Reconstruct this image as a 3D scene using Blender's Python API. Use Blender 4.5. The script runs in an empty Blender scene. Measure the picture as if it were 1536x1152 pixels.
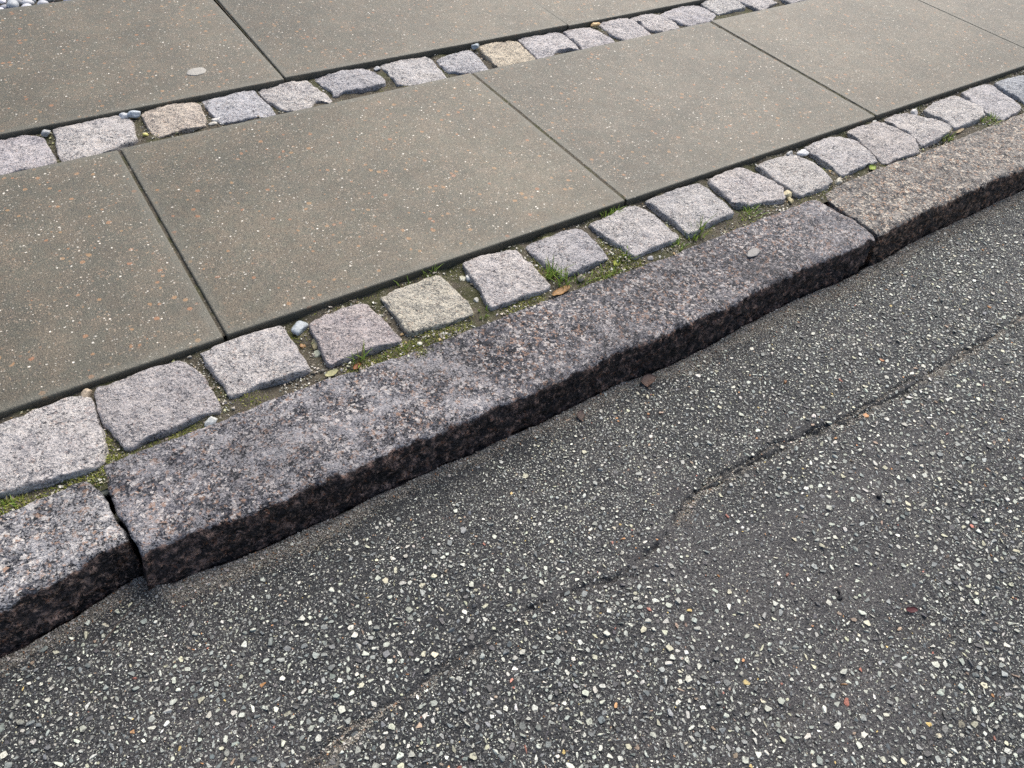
import bpy, bmesh, math, random
import numpy as np
from mathutils import Vector, Matrix

# ------------------------------------------------------------------ camera, sky, sun, exposure
scene = bpy.context.scene
COL = scene.collection
cam_data = bpy.data.cameras.new('camera')
cam_data.sensor_width = 36.0
cam_data.lens = 25.985
cam_data.clip_start = 0.01
cam_data.clip_end = 500.0
cam = bpy.data.objects.new('camera', cam_data)
COL.objects.link(cam)
CAM = (-0.1436, -0.8711, 0.8207)
cam.location = CAM
cam.rotation_euler = (0.733425, -0.088175, -0.588392)
scene.camera = cam

SUN_EL, SUN_AZ = math.radians(52), math.radians(50)     # azimuth counted from +Y towards +X
world = bpy.data.worlds.new('World')
scene.world = world
world.use_nodes = True
wn = world.node_tree
wn.nodes.clear()
sky = wn.nodes.new('ShaderNodeTexSky')
sky.sky_type = 'NISHITA'
sky.sun_disc = False
sky.sun_elevation = SUN_EL
sky.sun_rotation = SUN_AZ
sky.air_density = 1.0
sky.dust_density = 4.0
sky.ozone_density = 1.0
wbg = wn.nodes.new('ShaderNodeBackground')
wbg.inputs['Strength'].default_value = 0.064
wout = wn.nodes.new('ShaderNodeOutputWorld')
wn.links.new(sky.outputs[0], wbg.inputs[0])
wn.links.new(wbg.outputs[0], wout.inputs[0])

sun_data = bpy.data.lights.new('sun', 'SUN')
sun_data.energy = 1.4
sun_data.angle = math.radians(44)
sun_data.color = (1.0, 0.95, 0.87)
sun = bpy.data.objects.new('sun', sun_data)
COL.objects.link(sun)
sun_dir = Vector((math.sin(SUN_AZ) * math.cos(SUN_EL), math.cos(SUN_AZ) * math.cos(SUN_EL), math.sin(SUN_EL)))
sun.rotation_euler = (-sun_dir).to_track_quat('-Z', 'Y').to_euler()
sun.location = (2, 3, 5)

scene.view_settings.view_transform = 'Standard'
scene.view_settings.look = 'None'
scene.view_settings.exposure = 1.4
scene.view_settings.gamma = 1.0
scene.view_settings.use_curve_mapping = False
scene.render.engine = 'CYCLES'
scene.cycles.use_denoising = False
scene.cycles.max_bounces = 6

random.seed(11)
RNG = np.random.default_rng(11)

# ------------------------------------------------------------------ measured outlines, in metres on the ground
FRONT_COBBLES = [
[(-0.310,-0.012),(-0.278,-0.013),(-0.249,-0.007),(-0.232,-0.003),(-0.210,-0.008),(-0.197,-0.018),(-0.199,-0.048),(-0.200,-0.084),(-0.201,-0.112),(-0.204,-0.121),(-0.223,-0.144),(-0.264,-0.135),(-0.299,-0.130),(-0.330,-0.126),(-0.362,-0.121),(-0.362,-0.061),(-0.343,-0.012)],
[(-0.189,-0.000),(-0.177,0.005),(-0.145,0.009),(-0.114,0.011),(-0.088,0.004),(-0.075,-0.003),(-0.061,-0.026),(-0.053,-0.053),(-0.051,-0.092),(-0.054,-0.127),(-0.075,-0.119),(-0.097,-0.118),(-0.119,-0.120),(-0.147,-0.121),(-0.161,-0.123),(-0.179,-0.131),(-0.187,-0.108),(-0.194,-0.082),(-0.197,-0.061),(-0.195,-0.032)],
[(-0.042,-0.004),(-0.032,0.002),(-0.010,-0.002),(0.029,-0.002),(0.050,0.008),(0.068,0.010),(0.077,0.001),(0.086,-0.015),(0.086,-0.041),(0.085,-0.067),(0.086,-0.094),(0.085,-0.112),(0.063,-0.113),(0.029,-0.107),(0.011,-0.107),(-0.013,-0.108),(-0.033,-0.112),(-0.036,-0.095),(-0.035,-0.067),(-0.035,-0.042),(-0.040,-0.021)],
[(0.122,-0.026),(0.137,-0.018),(0.171,-0.017),(0.201,-0.016),(0.215,-0.018),(0.224,-0.024),(0.226,-0.050),(0.231,-0.075),(0.232,-0.101),(0.231,-0.124),(0.202,-0.122),(0.180,-0.118),(0.158,-0.115),(0.135,-0.116),(0.115,-0.120),(0.113,-0.099),(0.117,-0.074),(0.118,-0.050)],
[(0.249,-0.019),(0.260,-0.017),(0.298,-0.015),(0.325,-0.015),(0.347,-0.013),(0.363,-0.019),(0.367,-0.035),(0.366,-0.061),(0.372,-0.086),(0.372,-0.113),(0.364,-0.124),(0.338,-0.126),(0.310,-0.124),(0.290,-0.122),(0.266,-0.120),(0.251,-0.117),(0.248,-0.103),(0.251,-0.083),(0.253,-0.065),(0.251,-0.041)],
[(0.415,-0.010),(0.427,-0.006),(0.458,-0.004),(0.484,-0.009),(0.509,-0.012),(0.524,-0.022),(0.521,-0.039),(0.521,-0.066),(0.524,-0.093),(0.524,-0.118),(0.518,-0.132),(0.486,-0.133),(0.457,-0.130),(0.433,-0.131),(0.416,-0.128),(0.399,-0.128),(0.398,-0.112),(0.409,-0.086),(0.410,-0.071),(0.409,-0.050),(0.413,-0.027)],
[(0.544,-0.017),(0.556,-0.011),(0.587,-0.020),(0.611,-0.018),(0.641,-0.012),(0.664,-0.014),(0.671,-0.022),(0.667,-0.044),(0.668,-0.073),(0.664,-0.099),(0.658,-0.117),(0.634,-0.115),(0.604,-0.117),(0.579,-0.117),(0.558,-0.121),(0.554,-0.109),(0.552,-0.090),(0.548,-0.071),(0.544,-0.051),(0.543,-0.032)],
[(0.693,-0.015),(0.711,-0.013),(0.743,-0.022),(0.767,-0.009),(0.793,-0.008),(0.814,-0.013),(0.825,-0.030),(0.827,-0.054),(0.826,-0.079),(0.826,-0.104),(0.827,-0.129),(0.813,-0.134),(0.783,-0.128),(0.751,-0.124),(0.728,-0.130),(0.708,-0.138),(0.702,-0.126),(0.704,-0.099),(0.700,-0.083),(0.699,-0.059),(0.693,-0.036)],
[(0.846,-0.006),(0.868,0.002),(0.915,0.004),(0.956,0.001),(0.978,0.004),(0.994,-0.001),(0.997,-0.019),(0.995,-0.046),(0.989,-0.076),(0.987,-0.102),(0.981,-0.123),(0.954,-0.120),(0.924,-0.118),(0.897,-0.119),(0.873,-0.133),(0.847,-0.129),(0.849,-0.110),(0.852,-0.087),(0.850,-0.060),(0.845,-0.037)],
[(1.019,-0.008),(1.048,-0.003),(1.097,0.002),(1.117,-0.003),(1.122,-0.015),(1.131,-0.034),(1.143,-0.059),(1.145,-0.083),(1.151,-0.100),(1.136,-0.121),(1.125,-0.134),(1.103,-0.134),(1.075,-0.122),(1.045,-0.119),(1.021,-0.109),(1.007,-0.100),(1.008,-0.080),(1.010,-0.055),(1.013,-0.029)],
[(1.163,-0.013),(1.195,-0.010),(1.237,-0.012),(1.262,-0.013),(1.278,-0.029),(1.289,-0.050),(1.294,-0.072),(1.287,-0.104),(1.281,-0.131),(1.262,-0.140),(1.233,-0.145),(1.212,-0.144),(1.186,-0.145),(1.162,-0.141),(1.157,-0.127),(1.165,-0.107),(1.161,-0.091),(1.158,-0.071),(1.163,-0.040)],
[(1.329,-0.008),(1.365,-0.002),(1.408,-0.003),(1.442,-0.008),(1.463,-0.024),(1.473,-0.052),(1.459,-0.079),(1.454,-0.103),(1.445,-0.127),(1.427,-0.128),(1.395,-0.125),(1.352,-0.129),(1.319,-0.131),(1.315,-0.112),(1.322,-0.091),(1.324,-0.066),(1.319,-0.043)],
[(1.487,-0.005),(1.533,-0.001),(1.584,-0.003),(1.602,-0.014),(1.597,-0.038),(1.609,-0.061),(1.618,-0.083),(1.620,-0.101),(1.600,-0.125),(1.575,-0.147),(1.537,-0.145),(1.489,-0.142),(1.454,-0.138),(1.460,-0.121),(1.471,-0.098),(1.476,-0.070),(1.487,-0.045),(1.478,-0.028)],
[(1.630,-0.003),(1.662,-0.002),(1.696,-0.010),(1.719,-0.039),(1.748,-0.063),(1.753,-0.087),(1.761,-0.106),(1.746,-0.124),(1.710,-0.125),(1.675,-0.133),(1.634,-0.134),(1.605,-0.131),(1.621,-0.108),(1.631,-0.078),(1.624,-0.050),(1.625,-0.025)],
[(1.770,-0.021),(1.831,-0.010),(1.878,-0.007),(1.922,-0.010),(1.934,-0.036),(1.939,-0.061),(1.929,-0.092),(1.900,-0.114),(1.851,-0.121),(1.796,-0.122),(1.768,-0.116),(1.781,-0.096),(1.779,-0.074),(1.767,-0.053)],
[(1.956,-0.009),(2.006,-0.006),(2.064,-0.002),(2.087,-0.014),(2.084,-0.036),(2.072,-0.068),(2.060,-0.099),(2.048,-0.130),(2.018,-0.140),(1.981,-0.142),(1.939,-0.145),(1.926,-0.129),(1.925,-0.106),(1.939,-0.077),(1.942,-0.047)],
[(2.110,-0.014),(2.157,-0.017),(2.219,-0.021),(2.253,-0.031),(2.238,-0.069),(2.211,-0.108),(2.162,-0.120),(2.087,-0.123),(2.091,-0.097),(2.099,-0.064),(2.096,-0.041)]]
BACK_COBBLES = [
[(-0.184,0.724),(-0.169,0.733),(-0.141,0.725),(-0.112,0.704),(-0.110,0.683),(-0.113,0.644),(-0.111,0.613),(-0.137,0.617),(-0.160,0.618),(-0.195,0.616),(-0.224,0.618),(-0.227,0.677),(-0.206,0.719)],
[(-0.090,0.734),(-0.070,0.743),(-0.039,0.749),(-0.004,0.747),(0.035,0.740),(0.050,0.721),(0.053,0.697),(0.048,0.661),(0.042,0.626),(0.031,0.620),(0.003,0.621),(-0.010,0.614),(-0.040,0.615),(-0.069,0.619),(-0.087,0.610),(-0.101,0.617),(-0.099,0.660),(-0.093,0.707)],
[(0.073,0.720),(0.092,0.729),(0.126,0.737),(0.161,0.732),(0.189,0.722),(0.194,0.702),(0.190,0.670),(0.185,0.642),(0.178,0.625),(0.149,0.622),(0.120,0.623),(0.087,0.621),(0.073,0.625),(0.073,0.654),(0.073,0.693)],
[(0.202,0.733),(0.223,0.739),(0.243,0.736),(0.276,0.738),(0.300,0.741),(0.317,0.739),(0.319,0.719),(0.320,0.680),(0.323,0.652),(0.322,0.616),(0.305,0.618),(0.277,0.621),(0.239,0.622),(0.210,0.620),(0.206,0.642),(0.202,0.670),(0.202,0.706)],
[(0.327,0.743),(0.352,0.750),(0.388,0.743),(0.419,0.747),(0.439,0.745),(0.443,0.710),(0.448,0.679),(0.453,0.649),(0.453,0.619),(0.429,0.623),(0.417,0.632),(0.388,0.619),(0.365,0.619),(0.339,0.622),(0.334,0.647),(0.326,0.672),(0.328,0.709)],
[(0.456,0.740),(0.475,0.752),(0.495,0.741),(0.522,0.745),(0.532,0.731),(0.555,0.737),(0.576,0.728),(0.594,0.717),(0.601,0.696),(0.608,0.675),(0.603,0.647),(0.583,0.638),(0.554,0.636),(0.521,0.636),(0.497,0.644),(0.471,0.630),(0.467,0.649),(0.464,0.684),(0.457,0.716)],
[(0.627,0.728),(0.654,0.742),(0.671,0.741),(0.695,0.728),(0.718,0.725),(0.740,0.732),(0.754,0.723),(0.756,0.699),(0.753,0.662),(0.748,0.621),(0.743,0.608),(0.724,0.616),(0.694,0.617),(0.654,0.619),(0.623,0.626),(0.624,0.650),(0.630,0.684),(0.625,0.704)],
[(0.769,0.701),(0.801,0.707),(0.856,0.714),(0.876,0.717),(0.871,0.684),(0.863,0.648),(0.860,0.613),(0.841,0.614),(0.808,0.616),(0.779,0.625),(0.762,0.632),(0.759,0.656),(0.762,0.681)],
[(0.901,0.723),(0.931,0.725),(0.969,0.730),(0.998,0.722),(1.013,0.709),(1.012,0.681),(1.010,0.647),(0.999,0.611),(0.974,0.615),(0.937,0.611),(0.888,0.612),(0.892,0.643),(0.890,0.676)],
[(1.026,0.722),(1.057,0.731),(1.089,0.725),(1.122,0.730),(1.147,0.739),(1.157,0.728),(1.160,0.701),(1.156,0.665),(1.150,0.625),(1.140,0.615),(1.113,0.622),(1.082,0.625),(1.040,0.615),(1.014,0.618),(1.013,0.646),(1.021,0.684)],
[(1.168,0.712),(1.201,0.725),(1.238,0.718),(1.263,0.701),(1.265,0.673),(1.263,0.637),(1.263,0.615),(1.229,0.614),(1.179,0.613),(1.150,0.618),(1.161,0.642),(1.164,0.676)],
[(1.290,0.725),(1.326,0.735),(1.359,0.738),(1.405,0.732),(1.395,0.700),(1.393,0.669),(1.397,0.644),(1.391,0.616),(1.353,0.616),(1.299,0.614),(1.287,0.627),(1.281,0.643),(1.284,0.683)],
[(1.404,0.720),(1.432,0.730),(1.462,0.714),(1.487,0.709),(1.503,0.698),(1.503,0.674),(1.506,0.648),(1.506,0.621),(1.495,0.613),(1.459,0.616),(1.433,0.614),(1.401,0.620),(1.410,0.654),(1.419,0.674),(1.399,0.690)],
[(1.509,0.700),(1.549,0.706),(1.598,0.721),(1.642,0.730),(1.670,0.711),(1.672,0.684),(1.669,0.651),(1.673,0.633),(1.658,0.622),(1.624,0.615),(1.589,0.616),(1.534,0.613),(1.524,0.621),(1.519,0.643),(1.509,0.671)],
[(1.685,0.731),(1.725,0.734),(1.797,0.734),(1.822,0.720),(1.813,0.683),(1.805,0.642),(1.782,0.634),(1.738,0.637),(1.680,0.630),(1.688,0.652),(1.691,0.694)],
[(1.817,0.691),(1.883,0.707),(1.937,0.701),(1.941,0.663),(1.935,0.629),(1.896,0.621),(1.837,0.617),(1.823,0.627),(1.821,0.662)]]
STONE_A_BACK = [(-0.336,-0.157),(-0.320,-0.159),(-0.303,-0.157),(-0.286,-0.151),(-0.263,-0.149),(-0.247,-0.148)]
STONE_A_END = [(-0.247,-0.148),(-0.242,-0.159),(-0.237,-0.180),(-0.232,-0.201),(-0.229,-0.234),(-0.225,-0.258)]
STONE_A_FRONT = [(-0.359,-0.290),(-0.336,-0.285),(-0.302,-0.280),(-0.274,-0.274),(-0.248,-0.268),(-0.227,-0.263)]
STONE_B_START = [(-0.205,-0.137),(-0.212,-0.179),(-0.209,-0.220),(-0.204,-0.260),(-0.200,-0.293)]
STONE_B_BACK = [(-0.205,-0.137),(-0.186,-0.137),(-0.132,-0.138),(-0.102,-0.142),(-0.063,-0.140),(-0.023,-0.139),(0.023,-0.134),(0.059,-0.134),(0.089,-0.137),(0.114,-0.139),(0.140,-0.145),(0.166,-0.145),(0.225,-0.150),(0.272,-0.146),(0.323,-0.146),(0.342,-0.147),(0.394,-0.156),(0.423,-0.146),(0.465,-0.147),(0.519,-0.153),(0.568,-0.149),(0.641,-0.155),(0.694,-0.153),(0.776,-0.161),(0.851,-0.156),(0.931,-0.152),(1.006,-0.156),(1.082,-0.155),(1.138,-0.155),(1.182,-0.157)]
STONE_B_FRONT = [(-0.200,-0.293),(-0.187,-0.295),(-0.153,-0.297),(-0.114,-0.303),(-0.072,-0.306),(-0.013,-0.306),(0.044,-0.309),(0.085,-0.306),(0.127,-0.308),(0.191,-0.308),(0.238,-0.312),(0.290,-0.313),(0.318,-0.314),(0.380,-0.318),(0.458,-0.313),(0.543,-0.310),(0.593,-0.319),(0.655,-0.322),(0.740,-0.320),(0.819,-0.316),(0.892,-0.314),(0.974,-0.310),(1.032,-0.311),(1.080,-0.315),(1.137,-0.317),(1.174,-0.316),(1.203,-0.312)]
STONE_B_END = [(1.182,-0.157),(1.195,-0.169),(1.202,-0.215),(1.208,-0.270),(1.203,-0.312)]
STONE_C_START = [(1.223,-0.153),(1.214,-0.195),(1.214,-0.250),(1.214,-0.285),(1.212,-0.312)]
STONE_C_BACK = [(1.223,-0.153),(1.289,-0.146),(1.385,-0.146),(1.488,-0.144),(1.590,-0.148),(1.704,-0.146),(1.852,-0.145),(1.947,-0.145),(2.033,-0.147)]
STONE_C_FRONT = [(1.212,-0.312),(1.243,-0.315),(1.291,-0.314),(1.349,-0.307),(1.403,-0.305),(1.475,-0.307),(1.530,-0.306),(1.598,-0.308),(1.683,-0.305),(1.762,-0.306)]
CRACK = [(-0.128,-0.593),(-0.086,-0.587),(-0.038,-0.584),(-0.000,-0.588),(0.031,-0.581),(0.109,-0.579),(0.185,-0.573),(0.255,-0.583),(0.301,-0.597),(0.348,-0.598),(0.413,-0.582),(0.461,-0.565),(0.500,-0.552),(0.541,-0.553),(0.622,-0.554),(0.698,-0.555),(0.757,-0.562),(0.825,-0.576),(0.878,-0.576),(0.986,-0.581),(1.067,-0.580),(1.235,-0.584),(1.380,-0.577),(1.549,-0.575)]
FAINT_CRACK = [(0.353,-0.855),(0.449,-0.858),(0.526,-0.861),(0.576,-0.856),(0.646,-0.871)]
ROAD_Z = -0.085
KERB_Z = -0.012
COBBLE_Z = -0.008

# ------------------------------------------------------------------ helpers
def _hash(ix, iy, iz, seed):
    h = (ix.astype(np.int64) * 374761393 + iy.astype(np.int64) * 668265263 + iz.astype(np.int64) * 2147483647 + seed * 974634541) & 0xffffffff
    h = ((h ^ (h >> 13)) * 1274126177) & 0xffffffff
    h = ((h ^ (h >> 16)) * 2246822519) & 0xffffffff
    return ((h ^ (h >> 15)) & 0xffffff) / float(0xffffff) * 2 - 1

def vnoise(x, y, z=0.0, seed=0):
    """smooth value noise in -1..1, vectorised"""
    x, y, z = np.broadcast_arrays(np.asarray(x, float), np.asarray(y, float), np.asarray(z, float))
    fx, fy, fz = np.floor(x), np.floor(y), np.floor(z)
    tx, ty, tz = x - fx, y - fy, z - fz
    tx, ty, tz = (t * t * (3 - 2 * t) for t in (tx, ty, tz))
    r = 0
    for dx in (0, 1):
        for dy in (0, 1):
            for dz in (0, 1):
                w = (tx if dx else 1 - tx) * (ty if dy else 1 - ty) * (tz if dz else 1 - tz)
                r = r + w * _hash(fx + dx, fy + dy, fz + dz, seed)
    return r

def fbm(x, y, z=0.0, seed=0, octaves=3):
    r, a = 0, 1.0
    for o in range(octaves):
        f = 2 ** o
        r = r + a * vnoise(np.asarray(x) * f + 17.3 * o, np.asarray(y) * f - 9.1 * o, np.asarray(z) * f + 4.7 * o, seed + o)
        a *= 0.5
    return r

def raw_mesh(name, verts, faces, smooth=True, colors=None, attr=None):
    me = bpy.data.meshes.new(name)
    verts = np.asarray(verts, np.float32)
    if isinstance(faces, np.ndarray):
        nf, k = faces.shape
        me.vertices.add(len(verts)); me.vertices.foreach_set('co', verts.ravel())
        me.loops.add(nf * k); me.loops.foreach_set('vertex_index', faces.astype(np.int32).ravel())
        me.polygons.add(nf)
        me.polygons.foreach_set('loop_start', np.arange(nf, dtype=np.int32) * k)
        me.polygons.foreach_set('loop_total', np.full(nf, k, np.int32))
        me.update(calc_edges=True)
    else:
        me.from_pydata([tuple(v) for v in verts.tolist()], [], faces)
    me.polygons.foreach_set('use_smooth', np.full(len(me.polygons), smooth))
    if colors is not None:
        a = me.color_attributes.new('tint', 'FLOAT_COLOR', 'POINT')
        c = np.ones((len(verts), 4), np.float32); c[:, :3] = colors
        a.data.foreach_set('color', c.ravel())
    if attr:
        for k, v in attr.items():
            a = me.attributes.new(k, 'FLOAT', 'POINT')
            a.data.foreach_set('value', np.asarray(v, np.float32))
    me.update()
    return me

def add(name, me, material=None, parent=None, loc=(0, 0, 0), rot=(0, 0, 0), scale=(1, 1, 1)):
    o = bpy.data.objects.new(name, me)
    COL.objects.link(o)
    o.location, o.rotation_euler, o.scale = loc, rot, scale
    if me is not None and material is not None and not me.materials:
        me.materials.append(material)
    if parent is not None:
        o.parent = parent
    return o

def tag(o, label=None, cat=None, group=None, kind=None):
    for k, v in (('label', label), ('category', cat), ('group', group), ('kind', kind)):
        if v:
            o[k] = v
    return o

def grid_faces(n, m, wrap=False):
    """quads of a grid of n rows and m columns; wrap joins the last column to the first"""
    i, j = np.meshgrid(np.arange(n - 1), np.arange(m if wrap else m - 1), indexing='ij')
    j2 = (j + 1) % m
    return np.stack([i * m + j, i * m + j2, (i + 1) * m + j2, (i + 1) * m + j], -1).reshape(-1, 4)

# ------------------------------------------------------------------ node helpers
class Nodes:
    def __init__(self, name):
        self.mat = bpy.data.materials.new(name)
        self.mat.use_nodes = True
        self.nt = self.mat.node_tree
        self.nt.nodes.clear()
        self.out = self.nt.nodes.new('ShaderNodeOutputMaterial')
        self.bsdf = self.nt.nodes.new('ShaderNodeBsdfPrincipled')
        self.nt.links.new(self.bsdf.outputs[0], self.out.inputs[0])
    def set(self, sock, v):
        if isinstance(v, bpy.types.NodeSocket):
            self.nt.links.new(v, sock)
        elif v is not None:
            if hasattr(sock.default_value, '__len__') and not hasattr(v, '__len__'):
                v = (v,) * len(sock.default_value)
            if hasattr(v, '__len__') and len(v) == 3 and len(sock.default_value) == 4:
                v = (*v, 1)
            sock.default_value = v
    def new(self, typ, props=None, ins=None):
        n = self.nt.nodes.new(typ)
        for k, v in (props or {}).items():
            setattr(n, k, v)
        for k, v in (ins or {}).items():
            self.set(n.inputs[k], v)
        return n
    def math(self, op, a, b=0.0, c=None, clamp=False):
        n = self.new('ShaderNodeMath', {'operation': op, 'use_clamp': clamp}, {0: a, 1: b})
        if c is not None: self.set(n.inputs[2], c)
        return n.outputs[0]
    def mix(self, f, a, b, blend='MIX'):
        n = self.new('ShaderNodeMix', {'data_type': 'RGBA', 'blend_type': blend}, {0: f, 6: a, 7: b})
        return n.outputs[2]
    def noise(self, vec, scale, detail=3.0, rough=0.55, out='Fac'):
        return self.new('ShaderNodeTexNoise', None, {'Vector': vec, 'Scale': scale, 'Detail': detail, 'Roughness': rough}).outputs[out]
    def vor(self, vec, scale, feature='F1', rnd=1.0, dim='3D'):
        return self.new('ShaderNodeTexVoronoi', {'feature': feature, 'voronoi_dimensions': dim}, {'Vector': vec, 'Scale': scale, 'Randomness': rnd})
    def ramp(self, fac, stops, mode='LINEAR'):
        n = self.new('ShaderNodeValToRGB', None, {0: fac})
        n.color_ramp.interpolation = mode
        el = n.color_ramp.elements
        while len(el) < len(stops): el.new(0.5)
        for e, (p, c) in zip(el, stops):
            e.position = p
            e.color = (*c, 1) if hasattr(c, '__len__') else (c, c, c, 1)
        return n.outputs[0]
    def step(self, v, lo, hi):
        n = self.new('ShaderNodeMapRange', {'interpolation_type': 'SMOOTHSTEP'}, {0: v, 1: lo, 2: hi, 3: 0.0, 4: 1.0})
        return n.outputs[0]
    def sep(self, c):
        return self.new('ShaderNodeSeparateColor', None, {0: c}).outputs
    def xyz(self, v):
        return self.new('ShaderNodeSeparateXYZ', None, {0: v}).outputs
    def vmath(self, op, a, b):
        return self.new('ShaderNodeVectorMath', {'operation': op}, {0: a, 1: b}).outputs[0]
    def attr(self, name):
        return self.new('ShaderNodeAttribute', {'attribute_name': name})
    def coord(self, spread=0.0, world=False):
        tc = self.new('ShaderNodeTexCoord')
        v = tc.outputs['Object']
        if world:
            v = self.new('ShaderNodeNewGeometry').outputs['Position']
        if spread:
            oi = self.new('ShaderNodeObjectInfo').outputs['Random']
            k = self.math('MULTIPLY', oi, spread)
            cb = self.new('ShaderNodeCombineXYZ', None, {0: k, 1: self.math('MULTIPLY', k, 0.37), 2: self.math('MULTIPLY', k, 0.71)}).outputs[0]
            v = self.vmath('ADD', v, cb)
        return v
    def warp(self, vec, scale, amount):
        c = self.noise(vec, scale, 2.0, 0.5, 'Color')
        d = self.vmath('MULTIPLY', self.vmath('SUBTRACT', c, (0.5, 0.5, 0.5)), (amount,) * 3)
        return self.vmath('ADD', vec, d)
    def bump(self, h, dist, strength=1.0, normal=None):
        n = self.new('ShaderNodeBump', None, {'Height': h, 'Distance': dist, 'Strength': strength})
        if normal is not None: self.set(n.inputs['Normal'], normal)
        return n.outputs[0]
    def specks(self, vec, scale, radius, share, dim='2D'):
        """mask of scattered round specks: share of the cells carry one"""
        v = self.vor(vec, scale, dim=dim)
        r, g, b = self.sep(v.outputs['Color'])[:3]
        on = self.math('LESS_THAN', r, share)
        size = self.math('MULTIPLY', self.math('ADD', self.math('MULTIPLY', g, 0.7), 0.3), radius)
        return self.math('MULTIPLY', on, self.step(self.math('SUBTRACT', size, v.outputs['Distance']), -0.03, 0.06)), b
    def finish(self, color, rough, normal=None, spec=0.5):
        self.set(self.bsdf.inputs['Base Color'], color)
        self.set(self.bsdf.inputs['Roughness'], rough)
        self.set(self.bsdf.inputs['Specular IOR Level'], spec)
        if normal is not None: self.set(self.bsdf.inputs['Normal'], normal)
        return self.mat

# ------------------------------------------------------------------ materials
def make_granite(name, minerals, grain, fine, dust, dust_amount, hewn=False, bump=1.0, cloud=(0.6, 1.3)):
    N = Nodes(name)
    p = N.coord(8.0)
    pw = N.warp(p, 190, 0.007)
    c1 = N.ramp(N.sep(N.vor(pw, grain).outputs['Color'])[0], minerals, 'CONSTANT')
    c2 = N.ramp(N.sep(N.vor(pw, fine).outputs['Color'])[1], minerals, 'CONSTANT')
    col = N.mix(N.step(N.noise(p, 130, 2), 0.36, 0.60), c1, c2)
    # broad cloudiness of the stone
    big = N.noise(p, 7 if hewn else 12, 4, 0.65)
    lo, hi = cloud
    col = N.mix(1.0, col, N.ramp(big, [(0.30, (lo, lo, lo * 1.05)), (0.5, (1, 1, 1)), (0.70, (hi, hi * 0.98, hi * 0.95))]), 'MULTIPLY')
    # pale worn crust sitting on the high grains
    fineh = N.noise(p, 380, 3, 0.75)
    patch = N.noise(p, 30, 3, 0.6)
    if hewn: dust_amount = N.attr('worn').outputs['Fac']
    crust = N.step(N.math('ADD', fineh, N.math('MULTIPLY', N.math('SUBTRACT', patch, 0.5), 0.7)), 0.45, 0.62)
    col = N.mix(N.math('MULTIPLY', crust, dust_amount), col, dust)
    col = N.mix(1.0, col, N.new('ShaderNodeObjectInfo').outputs['Color'], 'MULTIPLY')
    rough = N.math('ADD', 0.42, N.math('MULTIPLY', patch, 0.3))
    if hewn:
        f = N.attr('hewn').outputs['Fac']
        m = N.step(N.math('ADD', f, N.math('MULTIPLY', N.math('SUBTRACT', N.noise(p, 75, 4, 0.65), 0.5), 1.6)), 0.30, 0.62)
        grime_shade = N.mix(N.step(N.noise(p, 85, 4, 0.7), 0.42, 0.66), (0.13, 0.11, 0.105), (1.15, 0.78, 0.60))  # front face's shade painted into the colour, together with brown dirt
        col = N.mix(m, col, N.mix(1.0, col, grime_shade, 'MULTIPLY'))
    pit = N.noise(p, 150, 2, 0.6)
    hgt = N.math('ADD', N.math('MULTIPLY', N.noise(p, 60, 3, 0.6), 0.8), N.math('MULTIPLY', fineh, 0.40))
    hgt = N.math('SUBTRACT', hgt, N.math('MULTIPLY', N.math('SUBTRACT', 1.0, N.step(pit, 0.28, 0.42)), 0.25))
    n = N.bump(hgt, 0.0075 * bump, 1.0)
    return N.finish(col, rough, n, 0.32)

KERB_MIN = [(0.0, (0.010, 0.012, 0.017)), (0.23, (0.032, 0.037, 0.048)), (0.44, (0.10, 0.102, 0.116)), (0.60, (0.24, 0.235, 0.24)), (0.76, (0.32, 0.215, 0.155)), (0.86, (0.56, 0.54, 0.50))]
COB_MIN = [(0.0, (0.06, 0.06, 0.066)), (0.08, (0.18, 0.182, 0.19)), (0.30, (0.35, 0.345, 0.34)), (0.58, (0.50, 0.485, 0.465)), (0.82, (0.42, 0.355, 0.325)), (0.88, (0.66, 0.645, 0.615))]
M_KERB = make_granite('dark_pink_grey_granite', KERB_MIN, 160, 360, (0.56, 0.565, 0.57), 0.50, hewn=True, cloud=(0.42, 1.35))
M_COBBLE = make_granite('pale_granite', COB_MIN, 250, 480, (0.66, 0.64, 0.625), 0.58, bump=1.35, cloud=(0.80, 1.12))

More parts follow.
